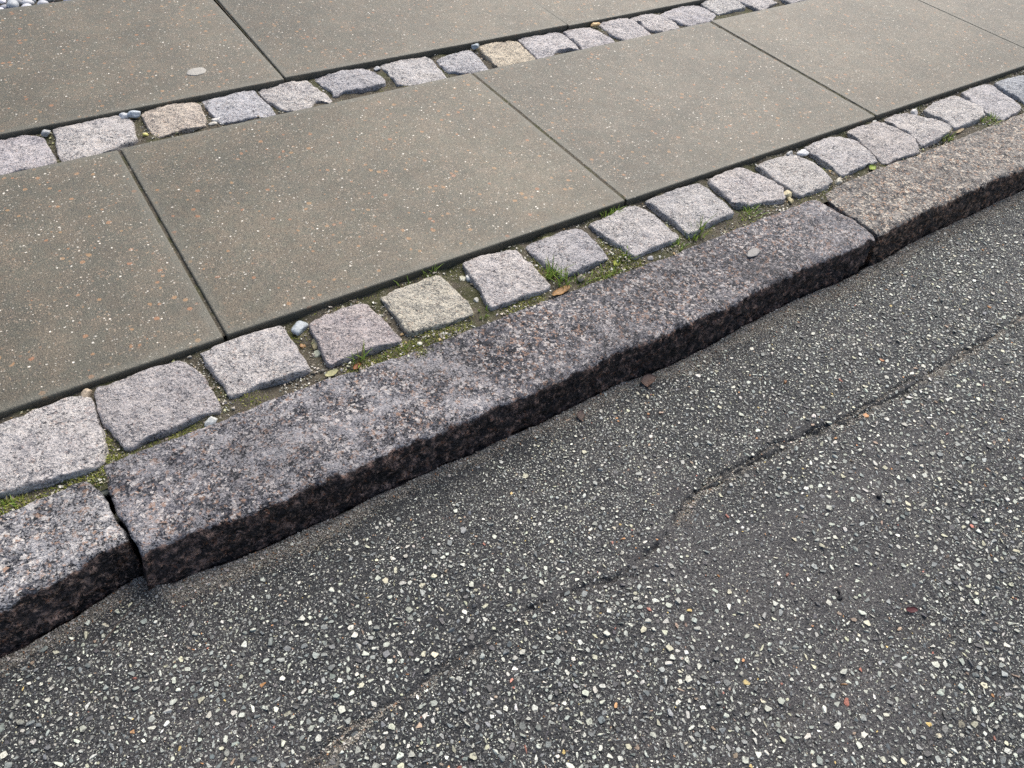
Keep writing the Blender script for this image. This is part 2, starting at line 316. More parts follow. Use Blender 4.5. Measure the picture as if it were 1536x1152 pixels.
def make_slab():
    N = Nodes('washed_concrete')
    p = N.coord(11.0)
    obj = N.new('ShaderNodeTexCoord').outputs['Object']
    x, y = N.xyz(obj)[:2]
    px, py, pz = N.xyz(p)[:3]
    p = N.new('ShaderNodeCombineXYZ', None, {0: px, 1: N.math('ADD', py, pz), 2: N.math('MULTIPLY', pz, 0.5)}).outputs[0]
    col = N.mix(N.step(N.noise(p, 6, 3, 0.6), 0.3, 0.7), (0.066, 0.061, 0.0455), (0.104, 0.0935, 0.0705))
    rnd = N.new('ShaderNodeObjectInfo').outputs['Random']
    col = N.mix(1.0, col, N.mix(rnd, (0.90, 0.91, 0.92), (1.10, 1.08, 1.04)), 'MULTIPLY')
    stain = N.step(N.noise(p, 3.2, 4, 0.65), 0.50, 0.68)
    col = N.mix(N.math('MULTIPLY', stain, 0.30), col, (0.085, 0.080, 0.064))
    tone = N.noise(p, 34, 3, 0.6, 'Color')
    col = N.mix(1.0, col, N.mix(0.55, (1, 1, 1), N.mix(N.step(N.sep(tone)[0], 0.35, 0.65), (0.84, 0.92, 0.86), (1.20, 1.06, 0.94))), 'MULTIPLY')
    grain = N.noise(p, 430, 2, 0.75)
    col = N.mix(1.0, col, N.ramp(grain, [(0.30, 0.42), (0.5, 1.0), (0.70, 1.75)]), 'MULTIPLY')
    crowd = N.step(N.noise(p, 15, 3, 0.6), 0.36, 0.66)
    pw = N.warp(p, 260, 0.003)
    def lay(col, scale, rad, share, c_lo, c_hi, amount):
        m, r = N.specks(pw, scale, rad, share)
        return N.mix(N.math('MULTIPLY', m, amount), col, N.mix(r, c_lo, c_hi))
    col = lay(col, 300, 0.50, 0.22, (0.21, 0.15, 0.11), (0.34, 0.28, 0.20), N.math('ADD', 0.30, N.math('MULTIPLY', crowd, 0.6)))
    col = lay(col, 215, 0.45, 0.13, (0.028, 0.027, 0.024), (0.075, 0.07, 0.06), 0.8)
    col = lay(col, 150, 0.40, 0.12, (0.25, 0.14, 0.08), (0.30, 0.21, 0.12), N.math('ADD', 0.08, N.math('MULTIPLY', crowd, 0.6)))
    col = lay(col, 80, 0.38, 0.085, (0.30, 0.13, 0.06), (0.33, 0.20, 0.09), 0.75)
    col = lay(col, 290, 0.42, 0.060, (0.30, 0.28, 0.235), (0.56, 0.53, 0.46), 0.85)
    col = lay(col, 150, 0.30, 0.030, (0.52, 0.49, 0.42), (0.78, 0.76, 0.68), 0.95)
    # smoother, greyer margin where the mould's edge leaves cement paste and algae settle
    d = N.math('MINIMUM', N.math('SUBTRACT', 0.398, N.math('ABSOLUTE', x)), N.math('SUBTRACT', 0.2935, N.math('ABSOLUTE', y)))
    d = N.math('ADD', d, N.math('MULTIPLY', N.math('SUBTRACT', N.noise(p, 55, 3, 0.6), 0.5), 0.018))
    edge = N.math('SUBTRACT', 1.0, N.step(d, 0.004, 0.022))
    col = N.mix(N.math('MULTIPLY', edge, 0.6), col, (0.110, 0.109, 0.086))
    # darker olive-brown flanks below the top edge
    zz = N.xyz(obj)[2]
    flank = N.step(N.math('SUBTRACT', -0.0015, zz), 0.0, 0.004)
    col = N.mix(N.math('MULTIPLY', flank, 0.85), col, N.mix(N.noise(p, 90, 3), (0.045, 0.044, 0.033), (0.095, 0.090, 0.068)))
    hgt = N.math('ADD', N.math('MULTIPLY', grain, 0.8), N.math('MULTIPLY', N.noise(p, 70, 2), 0.5))
    n = N.bump(hgt, 0.0018, 0.8)
    rough = N.math('ADD', 0.42, N.math('MULTIPLY', N.sep(tone)[1], 0.20))
    return N.finish(col, rough, n, 0.5)
M_SLAB = make_slab()

def make_asphalt():
    N = Nodes('asphalt')
    p = N.coord(0, world=True)
    dust = N.attr('dust').outputs['Fac']
    col = N.mix(N.noise(p, 30, 3, 0.6), (0.030, 0.0315, 0.034), (0.062, 0.0635, 0.066))
    col = N.mix(N.step(N.noise(p, 5, 3, 0.6), 0.42, 0.72), col, (0.074, 0.071, 0.072))
    col = N.mix(N.math('MULTIPLY', N.attr('bald').outputs['Fac'], 0.9), col, N.mix(N.noise(p, 60, 2), (0.080, 0.077, 0.078), (0.112, 0.107, 0.107)))
    pw = N.warp(p, 350, 0.003)
    # sand-sized stone in the mastic
    for scale, rad, share, lo, hi, a in ((480, 0.52, 0.32, (0.11, 0.11, 0.105), (0.28, 0.28, 0.26), 0.85), (270, 0.46, 0.20, (0.15, 0.155, 0.145), (0.42, 0.42, 0.38), 0.85), (310, 0.52, 0.22, (0.010, 0.010, 0.011), (0.026, 0.026, 0.026), 0.85)):
        m, r = N.specks(pw, scale, rad, share)
        col = N.mix(N.math('MULTIPLY', m, a), col, N.mix(r, lo, hi))
    fine = N.noise(p, 520, 2, 0.8)
    col = N.mix(1.0, col, N.ramp(fine, [(0.30, 0.45), (0.5, 1.0), (0.70, 1.8)]), 'MULTIPLY')
    sand = N.mix(N.step(fine, 0.35, 0.65), (0.10, 0.090, 0.075), (0.31, 0.285, 0.245))
    hg = N.noise(p, 210, 4, 0.7)
    dm = N.step(N.math('ADD', dust, N.math('MULTIPLY', N.math('SUBTRACT', hg, 0.5), 2.0)), 0.45, 0.80)
    col = N.mix(N.math('MULTIPLY', dm, 0.8), col, sand)
    n = N.bump(N.math('ADD', hg, N.math('MULTIPLY', fine, 0.25)), 0.0075, 1.0)
    rough = N.math('ADD', 0.36, N.math('MULTIPLY', N.noise(p, 90, 1), 0.30))
    rough = N.math('MAXIMUM', rough, N.math('MULTIPLY', dm, 0.9))
    return N.finish(col, rough, n, 0.32)
M_ASPHALT = make_asphalt()

def make_tinted(name, rough=0.6, film=0.0, bump=0.0008, grain=260.0, spec=0.4, vary=0.35):
    """colour from the mesh's tint (or the object's colour), broken up by grain and, on the road, a film of bitumen"""
    N = Nodes(name)
    p = N.coord(0, world=True)
    a = N.attr('tint')
    col = a.outputs['Color']
    g = N.noise(p, grain, 2, 0.7)
    col = N.mix(1.0, col, N.ramp(g, [(0.25, 1 - vary), (0.5, 1.0), (0.75, 1 + vary)]), 'MULTIPLY')
    if film:
        m = N.step(N.noise(p, 170, 2, 0.7), 0.62 - film, 0.76 - film)
        col = N.mix(N.math('MULTIPLY', m, 0.8), col, (0.04, 0.04, 0.041))
    n = N.bump(g, bump, 0.8)
    return N.finish(col, rough, n, spec)
M_CHIP = make_tinted('road_chippings', 0.45, 0.06, 0.0010, 420)
M_GRIT = make_tinted('joint_grit', 0.75, 0, 0.0006, 500)
M_MOSS = make_tinted('moss', 0.8, 0, 0.0003, 300, 0.25)
M_PEBBLE = make_tinted('pebble_stone', 0.5, 0, 0.0008, 330)

def make_leafy(name, spec=0.4):
    N = Nodes(name)
    p = N.coord(0, world=True)
    col = N.attr('tint').outputs['Color']
    col = N.mix(1.0, col, N.ramp(N.noise(p, 220, 3), [(0.3, 0.7), (0.7, 1.25)]), 'MULTIPLY')
    N.set(N.bsdf.inputs['Subsurface Weight'], 0.0)
    N.finish(col, 0.5, N.bump(N.noise(p, 300, 3), 0.0006, 0.6), spec)
    tr = N.new('ShaderNodeBsdfTranslucent', None, {'Color': col})
    mx = N.new('ShaderNodeMixShader', None, {0: 0.3})
    N.nt.links.new(N.bsdf.outputs[0], mx.inputs[1]); N.nt.links.new(tr.outputs[0], mx.inputs[2])
    N.nt.links.new(mx.outputs[0], N.out.inputs[0])
    return N.mat
M_GRASS = make_leafy('grass_blade')
M_LEAF = make_leafy('dead_leaf', 0.3)

def make_soil():
    N = Nodes('joint_soil')
    p = N.coord(0, world=True)
    col = N.mix(N.noise(p, 60, 5, 0.65), (0.045, 0.040, 0.030), (0.150, 0.130, 0.098))
    col = N.mix(N.math('MULTIPLY', N.step(N.noise(p, 14, 4, 0.6), 0.45, 0.62), 0.7), col, N.mix(N.noise(p, 240, 3), (0.030, 0.036, 0.012), (0.085, 0.095, 0.030)))
    for scale, share, lo, hi in ((420, 0.25, (0.14, 0.13, 0.10), (0.40, 0.37, 0.31)), (240, 0.10, (0.20, 0.18, 0.14), (0.45, 0.42, 0.36))):
        m, r = N.specks(N.warp(p, 300, 0.003), scale, 0.42, share)
        col = N.mix(N.math('MULTIPLY', m, 0.7), col, N.mix(r, lo, hi))
    n = N.bump(N.noise(p, 260, 5, 0.7), 0.005, 0.9)
    return N.finish(col, 0.85, n, 0.25)
M_SOIL = make_soil()

# ------------------------------------------------------------------ the setting: ground, road, pavement, kerb
g = 40.0
me = raw_mesh('ground', [(-g, -g, -0.16), (g, -g, -0.16), (g, g, -0.16), (-g, g, -0.16)], [(0, 1, 2, 3)], attr={'dust': [0, 0, 0, 0]})
tag(add('ground', me, M_ASPHALT), 'dark ground beneath the street', kind='structure')

def poly_dist(x, y, line):
    """distance to a polyline and signed side (positive towards +y)"""
    d = np.full(x.shape, 9.0); side = np.zeros(x.shape); along = np.zeros(x.shape); run = 0.0
    for (ax, ay), (bx, by) in zip(line[:-1], line[1:]):
        ux, uy = bx - ax, by - ay; L2 = ux * ux + uy * uy
        t = np.clip(((x - ax) * ux + (y - ay) * uy) / L2, 0, 1)
        ex, ey = x - ax - t * ux, y - ay - t * uy
        dd = np.hypot(ex, ey); m = dd < d
        d = np.where(m, dd, d); side = np.where(m, np.sign(ux * ey - uy * ex), side); along = np.where(m, run + t * math.sqrt(L2), along)
        run += math.sqrt(L2)
    return d, side, along

KERB_FRONT = [(-2.6, -0.300), (-0.9, -0.300)] + STONE_A_FRONT + STONE_B_FRONT + STONE_C_FRONT + [(2.6, -0.308), (4.2, -0.308)]
KFX = np.array([q[0] for q in KERB_FRONT]); KFY = np.array([q[1] for q in KERB_FRONT])
def kerb_y(x):
    return np.interp(x, KFX, KFY) - 0.012

def bald(x, y):
    """stretches where the mastic covers most of the stone"""
    x = x + 0.05 * fbm(x * 9, y * 9, 0, 53, 3); y = y + 0.035 * fbm(x * 9, y * 9, 0, 54, 3)
    m = 0
    for cx, cy, rx, ry in ((0.45, -0.72, 0.17, 0.085), (0.74, -0.68, 0.22, 0.06), (0.40, -0.64, 0.12, 0.05), (0.62, -0.80, 0.12, 0.06), (0.44, -0.88, 0.16, 0.10)):
        m = np.maximum(m, np.exp(-(((x - cx) / rx) ** 2 + ((y - cy) / ry) ** 2) ** 1.5))
    return m

def road_relief(x, y):
    """height of the asphalt and how dusty it is"""
    z = 0.0022 * fbm(x * 7, y * 7, 0, 3, 3) + 0.0016 * fbm(x * 55, y * 55, 0, 8, 2)
    wob = 0.008 * fbm(x * 26, y * 26, 0, 21, 2) + 0.004 * fbm(x * 110, y * 110, 0, 22, 2)
    d, s, a = poly_dist(x, y, CRACK)
    dc = d + wob
    depth = np.clip(0.95 + 0.45 * vnoise(a * 9, 0, 0, 5) + 0.3 * vnoise(a * 40, 0, 0, 55), 0.55, 1.5)
    w = 0.0032 + 0.0018 * vnoise(a * 23, 2, 0, 6)
    z = z - 0.0062 * depth * np.exp(-(dc / w) ** 2)
    branch = np.abs(d - 0.018 - 0.012 * vnoise(a * 14, 7, 0, 15) + 2 * wob)
    z = z - 0.003 * np.exp(-(branch / 0.0022) ** 2) * np.clip(vnoise(a * 11, 1, 0, 16) * 2, 0, 1) * (s < 0)
    z = z + np.where(s < 0, -0.0018, 0.0012) * np.exp(-(d / 0.03) ** 2) * np.clip(d / 0.006, 0, 1)
    dust = np.exp(-((d + 2 * wob + np.where(s < 0, -0.006, 0.008)) / 0.011) ** 2) * np.clip(0.50 + 0.5 * vnoise(a * 8, 5, 0, 9), 0.15, 0.75)
    d2, s2, a2 = poly_dist(x, y, FAINT_CRACK)
    z = z - 0.0025 * np.exp(-((d2 + wob) / 0.005) ** 2)
    dust = np.maximum(dust, 0.45 * np.exp(-((d2 + wob) / 0.016) ** 2) * np.clip(0.5 + vnoise(a2 * 11, 3, 0, 4), 0, 1))
    dk = kerb_y(x) - y
    dust = np.maximum(dust, np.where(dk > -0.004, 0.95, 0.0) * np.exp(-(np.clip(dk, 0, 9) / (0.030 + 0.014 * vnoise(x * 12, 0, 0, 13))) ** 2))
    z = z + 0.003 * np.exp(-(np.clip(dk, 0, 9) / 0.02) ** 2) * (0.6 + 0.6 * vnoise(x * 30, y * 30, 0, 14))
    z = z - 0.045 * np.clip(-dk / 0.03, 0, 1)
    return z, np.clip(dust, 0, 1)

# the road: a fine sheet where it is seen close, coarse strips around it
def axis(parts):
    return np.unique(np.round(np.concatenate([np.arange(a, b, s) for a, b, s in parts]), 5))
gx = axis([(-12, -1.0, 0.5), (-1.0, -0.55, 0.02), (-0.55, 2.2, 0.0035), (2.2, 3.4, 0.02), (3.4, 14.01, 0.5)])
gy = axis([(-9, -1.5, 0.5), (-1.5, -1.15, 0.02), (-1.15, -0.66, 0.0045), (-0.66, -0.515, 0.0020), (-0.515, -0.22, 0.0045), (-0.22, -0.1999, 0.01)])
X, Y = np.meshgrid(gx, gy, indexing='ij')
rz, rdust = road_relief(X, Y)
me = raw_mesh('road', np.stack([X, Y, ROAD_Z + rz], -1).reshape(-1, 3), grid_faces(len(gx), len(gy))[:, ::-1], attr={'dust': rdust.ravel(), 'bald': bald(X, Y).ravel()})
road = tag(add('road', me, M_ASPHALT), 'worn dark asphalt road with a long crack beside the granite kerb', kind='structure')

# pavement: a bed of earth and sand that carries slabs and cobbles
def bed_z(x, y):
    n = 0.0045 * fbm(x * 28, y * 28, 0, 31, 3)
    front = -0.0185 + 0.0015 * np.clip((-y - 0.10) / 0.05, 0, 1) + 0.004 * np.clip((y + 0.03) / 0.03, 0, 1)
    z = np.where(y < 0.3, front, -0.0155) + n
    return np.where(y < -0.128, np.minimum(z, -0.0165 - 0.06 * np.clip(-y - 0.148, 0, 1)), z)
pave = None
verts, faces, off = [], [], 0
for y0, y1 in ((-0.175, 0.02), (0.57, 0.77)):
    ax = axis([(-6, -0.7, 0.25), (-0.7, 2.6, 0.005), (2.6, 8.01, 0.25)]); ay = np.arange(y0, y1 + 1e-6, 0.005)
    X, Y = np.meshgrid(ax, ay, indexing='ij')
    verts.append(np.stack([X, Y, bed_z(X, Y)], -1).reshape(-1, 3)); faces.append(grid_faces(len(ax), len(ay))[:, ::-1] + off); off += X.size
pave = tag(add('pavement', raw_mesh('pavement', np.concatenate(verts), np.concatenate(faces)), M_SOIL),
           'pavement of brown concrete slabs between rows of granite cobbles', kind='structure')
def flat_box(name, x0, x1, y0, y1, z0, z1):
    v = [(x, y, z) for z in (z0, z1) for y in (y0, y1) for x in (x0, x1)]
    return raw_mesh(name, v, [(0, 2, 3, 1), (4, 5, 7, 6), (0, 1, 5, 4), (2, 6, 7, 3), (0, 4, 6, 2), (1, 3, 7, 5)], smooth=False)
add('sand_bed', flat_box('sand_bed', -6, 8, -0.16, 1.32, -0.14, -0.062), M_SOIL, pave)

# slabs, one shared mesh
SW, SD, ST = 0.7955, 0.5865, 0.055
def slab_mesh():
    bm = bmesh.new()
    bmesh.ops.create_cube(bm, size=1.0)
    bmesh.ops.scale(bm, vec=(SW, SD, ST), verts=bm.verts)
    bmesh.ops.translate(bm, vec=(0, 0, -ST / 2), verts=bm.verts)
    bmesh.ops.bevel(bm, geom=list(bm.edges), offset=0.0035, segments=3, profile=0.6, affect='EDGES')
    me = bpy.data.meshes.new('paving_slab'); bm.to_mesh(me); bm.free()
    me.polygons.foreach_set('use_smooth', [True] * len(me.polygons))
    try: me.set_sharp_from_angle(angle=math.radians(40))
    except Exception: pass
    me.materials.append(M_SLAB)
    return me
SLAB = slab_mesh()
def place_slab(xa, ya, xb, yb, dz=0.0, tx=0.0, ty=0.0):
    """near edge runs from a to b"""
    ang = math.atan2(yb - ya, xb - xa)
    mx, my = (xa + xb) / 2, (ya + yb) / 2
    add('paving_slab', SLAB, None, pave, (mx - math.sin(ang) * SD / 2, my + math.cos(ang) * SD / 2, dz), (tx, ty, ang))
for k, (dz, tx, ty) in {-3: (0, 0, 0), -2: (0, 0, 0), -1: (-0.0015, 0.001, 0.001), 0: (0.0, 0, 0), 1: (-0.001, -0.001, 0.0005), 2: (0.0005, 0, 0), 3: (0, 0, 0), 4: (0, 0, 0), 5: (0, 0, 0)}.items():
    place_slab(0.0015 + k * 0.8005, 0.003, 0.7995 + k * 0.8005, 0.003, dz, tx, ty)
place_slab(-1.206, 0.730, -0.408, 0.730)
place_slab(-0.405, 0.731, 0.393, 0.730, 0, 0, 0)
place_slab(0.398, 0.734, 1.186, 0.722, 0.001)
place_slab(1.190, 0.718, 1.986, 0.716)
place_slab(1.990, 0.716, 2.786, 0.716)
place_slab(2.790, 0.716, 3.586, 0.716)

# sand and dirt swept into the seams between the slabs
def seam(x0, y0, x1, y1, z, w=0.0042):
    n = 60; t = np.linspace(0, 1, n); dx, dy = x1 - x0, y1 - y0; L = math.hypot(dx, dy); nx, ny = -dy / L, dx / L
    rows = []
    for s in (-1, 0, 1):
        rows.append(np.stack([x0 + dx * t + nx * s * w, y0 + dy * t + ny * s * w, z + 0.0012 * fbm(t * 60, 0 * t + s * 3 + x0, 0, 7, 2) + 0.0008 * abs(s)], 1))
    V = np.concatenate(rows)
    add('seam_filling', raw_mesh('seam_filling', V, grid_faces(3, n)[:, ::-1]), M_SOIL, pave)
for k, z in ((-1, -0.005), (0, -0.0048), (1, -0.0020), (2, -0.0022), (3, -0.0026), (4, -0.003)):
    seam(0.0002 + k * 0.8005, 0.008, 0.0002 + k * 0.8005, 0.586, z)
for xa, xb, z in ((0.396, 0.404, -0.0035), (1.187, 1.192, -0.0035), (1.988, 1.988, -0.004)):
    seam(xa, 0.745, xb, 1.30, z)

# cobbles
def smooth_outline(pts, n=80):
    P = np.array(pts, float); m = len(P); out = []
    seg = np.linalg.norm(np.roll(P, -1, 0) - P, axis=1); cum = np.concatenate([[0], np.cumsum(seg)])
    for s in np.arange(n) / n * cum[-1]:
        i = min(np.searchsorted(cum, s, 'right') - 1, m - 1); t = (s - cum[i]) / max(seg[i], 1e-9)
        p0, p1, p2, p3 = P[i - 1], P[i], P[(i + 1) % m], P[(i + 2) % m]
        cr = 0.5 * (2 * p1 + (p2 - p0) * t + (2 * p0 - 5 * p1 + 4 * p2 - p3) * t * t + (3 * p1 - p0 - 3 * p2 + p3) * t ** 3)
        out.append(0.4 * cr + 0.6 * (p1 + (p2 - p1) * t))
    return np.array(out)

def hull(pts):
    P = sorted(set(pts)); out = []
    for seq in (P, P[::-1]):
        h = []
        for p in seq:
            while len(h) > 1 and (h[-1][0] - h[-2][0]) * (p[1] - h[-2][1]) - (h[-1][1] - h[-2][1]) * (p[0] - h[-2][0]) <= 0: h.pop()
            h.append(p)
        out += h[:-1]
    return out

def cobble_mesh(pts, seed, z=COBBLE_Z):
    O = smooth_outline(pts, 88)
    H = hull(pts); H = smooth_outline(H, 400)
    c = O.mean(0); O = O - c; H = H - c
    ha, hr = np.arctan2(H[:, 1], H[:, 0]), np.linalg.norm(H, axis=1); oa = np.arctan2(O[:, 1], O[:, 0]); k = np.argsort(ha)
    tgt = np.interp(oa, ha[k], hr[k], period=2 * math.pi); rr = np.linalg.norm(O, axis=1)
    O = O * (1 + 0.72 * np.clip(tgt / rr - 1, 0, 0.25))[:, None]
    area = 0.5 * np.sum(O[:, 0] * np.roll(O[:, 1], -1) - O[:, 1] * np.roll(O[:, 0], -1))
    if area < 0: O = O[::-1]
    r = np.linalg.norm(O, axis=1, keepdims=True); U = O / r
    rs = random.Random(seed)
    e = [rs.uniform(0.003, 0.0065) for _ in range(4)]
    ang = np.arctan2(O[:, 1], O[:, 0])
    er = (0.0034 + 0.0018 * vnoise(np.cos(ang) * 3, np.sin(ang) * 3, 0, seed))[:, None]
    rings = []
    for dz, sc in ((-0.080, 0.86), (-0.055, 0.93), (-0.036, 0.98), (-0.024, 1.005), (-0.016, 1.01), (-0.010, 1.008)):
        rings.append(np.concatenate([O * sc, np.full((88, 1), dz)], 1))
    for t in (0.0, 0.3, 0.6, 0.85, 1.0):                     # rounded edge
        a = t * math.pi / 2
        rings.append(np.concatenate([O - U * er * (1 - math.cos(a)), -er * 1.05 * (1 - math.sin(a))], 1))
    base = O - U * er
    for sc in (0.93, 0.86, 0.79, 0.72, 0.65, 0.58, 0.51, 0.44, 0.37, 0.30, 0.23, 0.16, 0.09):
        rings.append(np.concatenate([base * sc, np.full((88, 1), 0.0)], 1))
    V = np.concatenate(rings + [np.array([[0, 0, 0]])])
    top = np.clip((V[:, 2] + 0.010) / 0.010, 0, 1)
    q = V + seed * 3.7
    rad = np.linalg.norm(V[:, :2], axis=1) / r.mean()
    dome = 0.0045 * (1 - rad ** 2)
    sx, sy = rs.uniform(-0.025, 0.025), rs.uniform(-0.025, 0.025)
    V[:, 2] += top * (dome + V[:, 0] * sx + V[:, 1] * sy + 0.0017 * fbm(q[:, 0] * 38, q[:, 1] * 38, 0, seed, 2) + 0.0014 * fbm(q[:, 0] * 130, q[:, 1] * 130, 0, seed + 5, 2))
    V[:, 0] += 0.0021 * fbm(q[:, 0] * 75, q[:, 1] * 75, q[:, 2] * 75, seed + 1, 3)
    V[:, 1] += 0.0021 * fbm(q[:, 0] * 75, q[:, 1] * 75, q[:, 2] * 75, seed + 2, 3)
    F = grid_faces(len(rings), 88, True).tolist()
    last = (len(rings) - 1) * 88; k = len(V) - 1
    F += [(last + i, last + (i + 1) % 88, k) for i in range(88)]
    return raw_mesh('cobblestone', V, F), c

strip = {}
def cobble(pts, seed, tint, dz=0.0, label=None):
    me, c = cobble_mesh(pts, seed)
    o = add('cobblestone', me, M_COBBLE, pave, (c[0], c[1], COBBLE_Z + dz))
    o.color = (*tint, 1)
    if label: o['label'] = label
    return o

FT = [(1.06, 1.03, 1.02), (0.86, 0.83, 0.84), (1.02, 0.99, 0.98), (0.88, 0.81, 0.81), (1.0, 0.96, 0.82), (1.05, 1.01, 1.0), (0.88, 0.87, 0.90), (0.99, 0.97, 0.97), (0.98, 0.97, 0.97), (1.06, 1.02, 1.01),
      (1.04, 1.02, 1.0), (1.02, 1.0, 1.0), (0.98, 0.94, 0.92), (1.08, 1.05, 1.03), (1.06, 1.04, 1.02), (0.98, 0.97, 0.99), (0.82, 0.88, 0.95)]
FL = {3: 'reddish grey cobblestone with a grass tuft at its corner', 4: 'yellowish cobblestone with small dark pits'}
for i, pts in enumerate(FRONT_COBBLES):
    pts = [(x, min(y, -0.005)) for x, y in pts]
    cobble(pts, 100 + i, FT[i], random.uniform(-0.001, 0.002), FL.get(i))
BT = [(1.04, 1.0, 1.03), (1.10, 1.07, 1.05), (1.08, 0.97, 0.84), (0.98, 1.0, 1.06), (1.12, 1.09, 1.06), (0.92, 0.92, 0.96), (1.06, 1.05, 1.05), (1.02, 1.03, 1.07), (1.14, 1.03, 0.82), (1.06, 1.04, 1.06),
      (1.08, 1.05, 1.06), (1.08, 1.05, 1.06), (1.06, 1.03, 1.03), (0.97, 0.96, 1.0), (1.06, 1.06, 1.05), (1.05, 1.03, 1.03)]
BL = {2: 'tan cobblestone with a brown stain', 8: 'yellow sandstone-coloured cobblestone in the far row'}
def back_edge(x):
    return np.interp(x, [-0.4, 0.39, 0.40, 1.18, 1.19, 3.5], [0.731, 0.730, 0.734, 0.722, 0.718, 0.716])
for i, pts in enumerate(BACK_COBBLES):
    pts = [(x, min(y, float(back_edge(x)) - 0.003)) for x, y in pts]
    pts = [(x, 0.600 if y < 0.6195 else y) for x, y in pts]
    cobble(pts, 200 + i, BT[i], random.uniform(-0.002, 0.001), BL.get(i))
def rough_rect(x0, x1, y0, y1, rs):
    q = []
    for (ax, ay), (bx, by) in zip([(x0, y0), (x1, y0), (x1, y1), (x0, y1)], [(x1, y0), (x1, y1), (x0, y1), (x0, y0)]):
        for t in (0.12, 0.5, 0.88):
            q.append((ax + (bx - ax) * t + rs.uniform(-.006, .006), ay + (by - ay) * t + rs.uniform(-.005, .005)))
    return q
rs = random.Random(4)
for x0 in (2.27, 2.42, 2.57, 2.72, -0.52, -0.67, -0.82):            # the rows go on past the frame
    cobble(rough_rect(x0, x0 + rs.uniform(.118, .13), -0.135, -0.012, rs), int(300 + x0 * 10), (1.0, .98, .98))
for x0 in (1.96, 2.10, 2.24, 2.38, 2.52, -0.37, -0.51, -0.65):
    cobble(rough_rect(x0, x0 + rs.uniform(.112, .125), 0.606, 0.708, rs), int(330 + x0 * 10), (1.05, 1.03, 1.03))

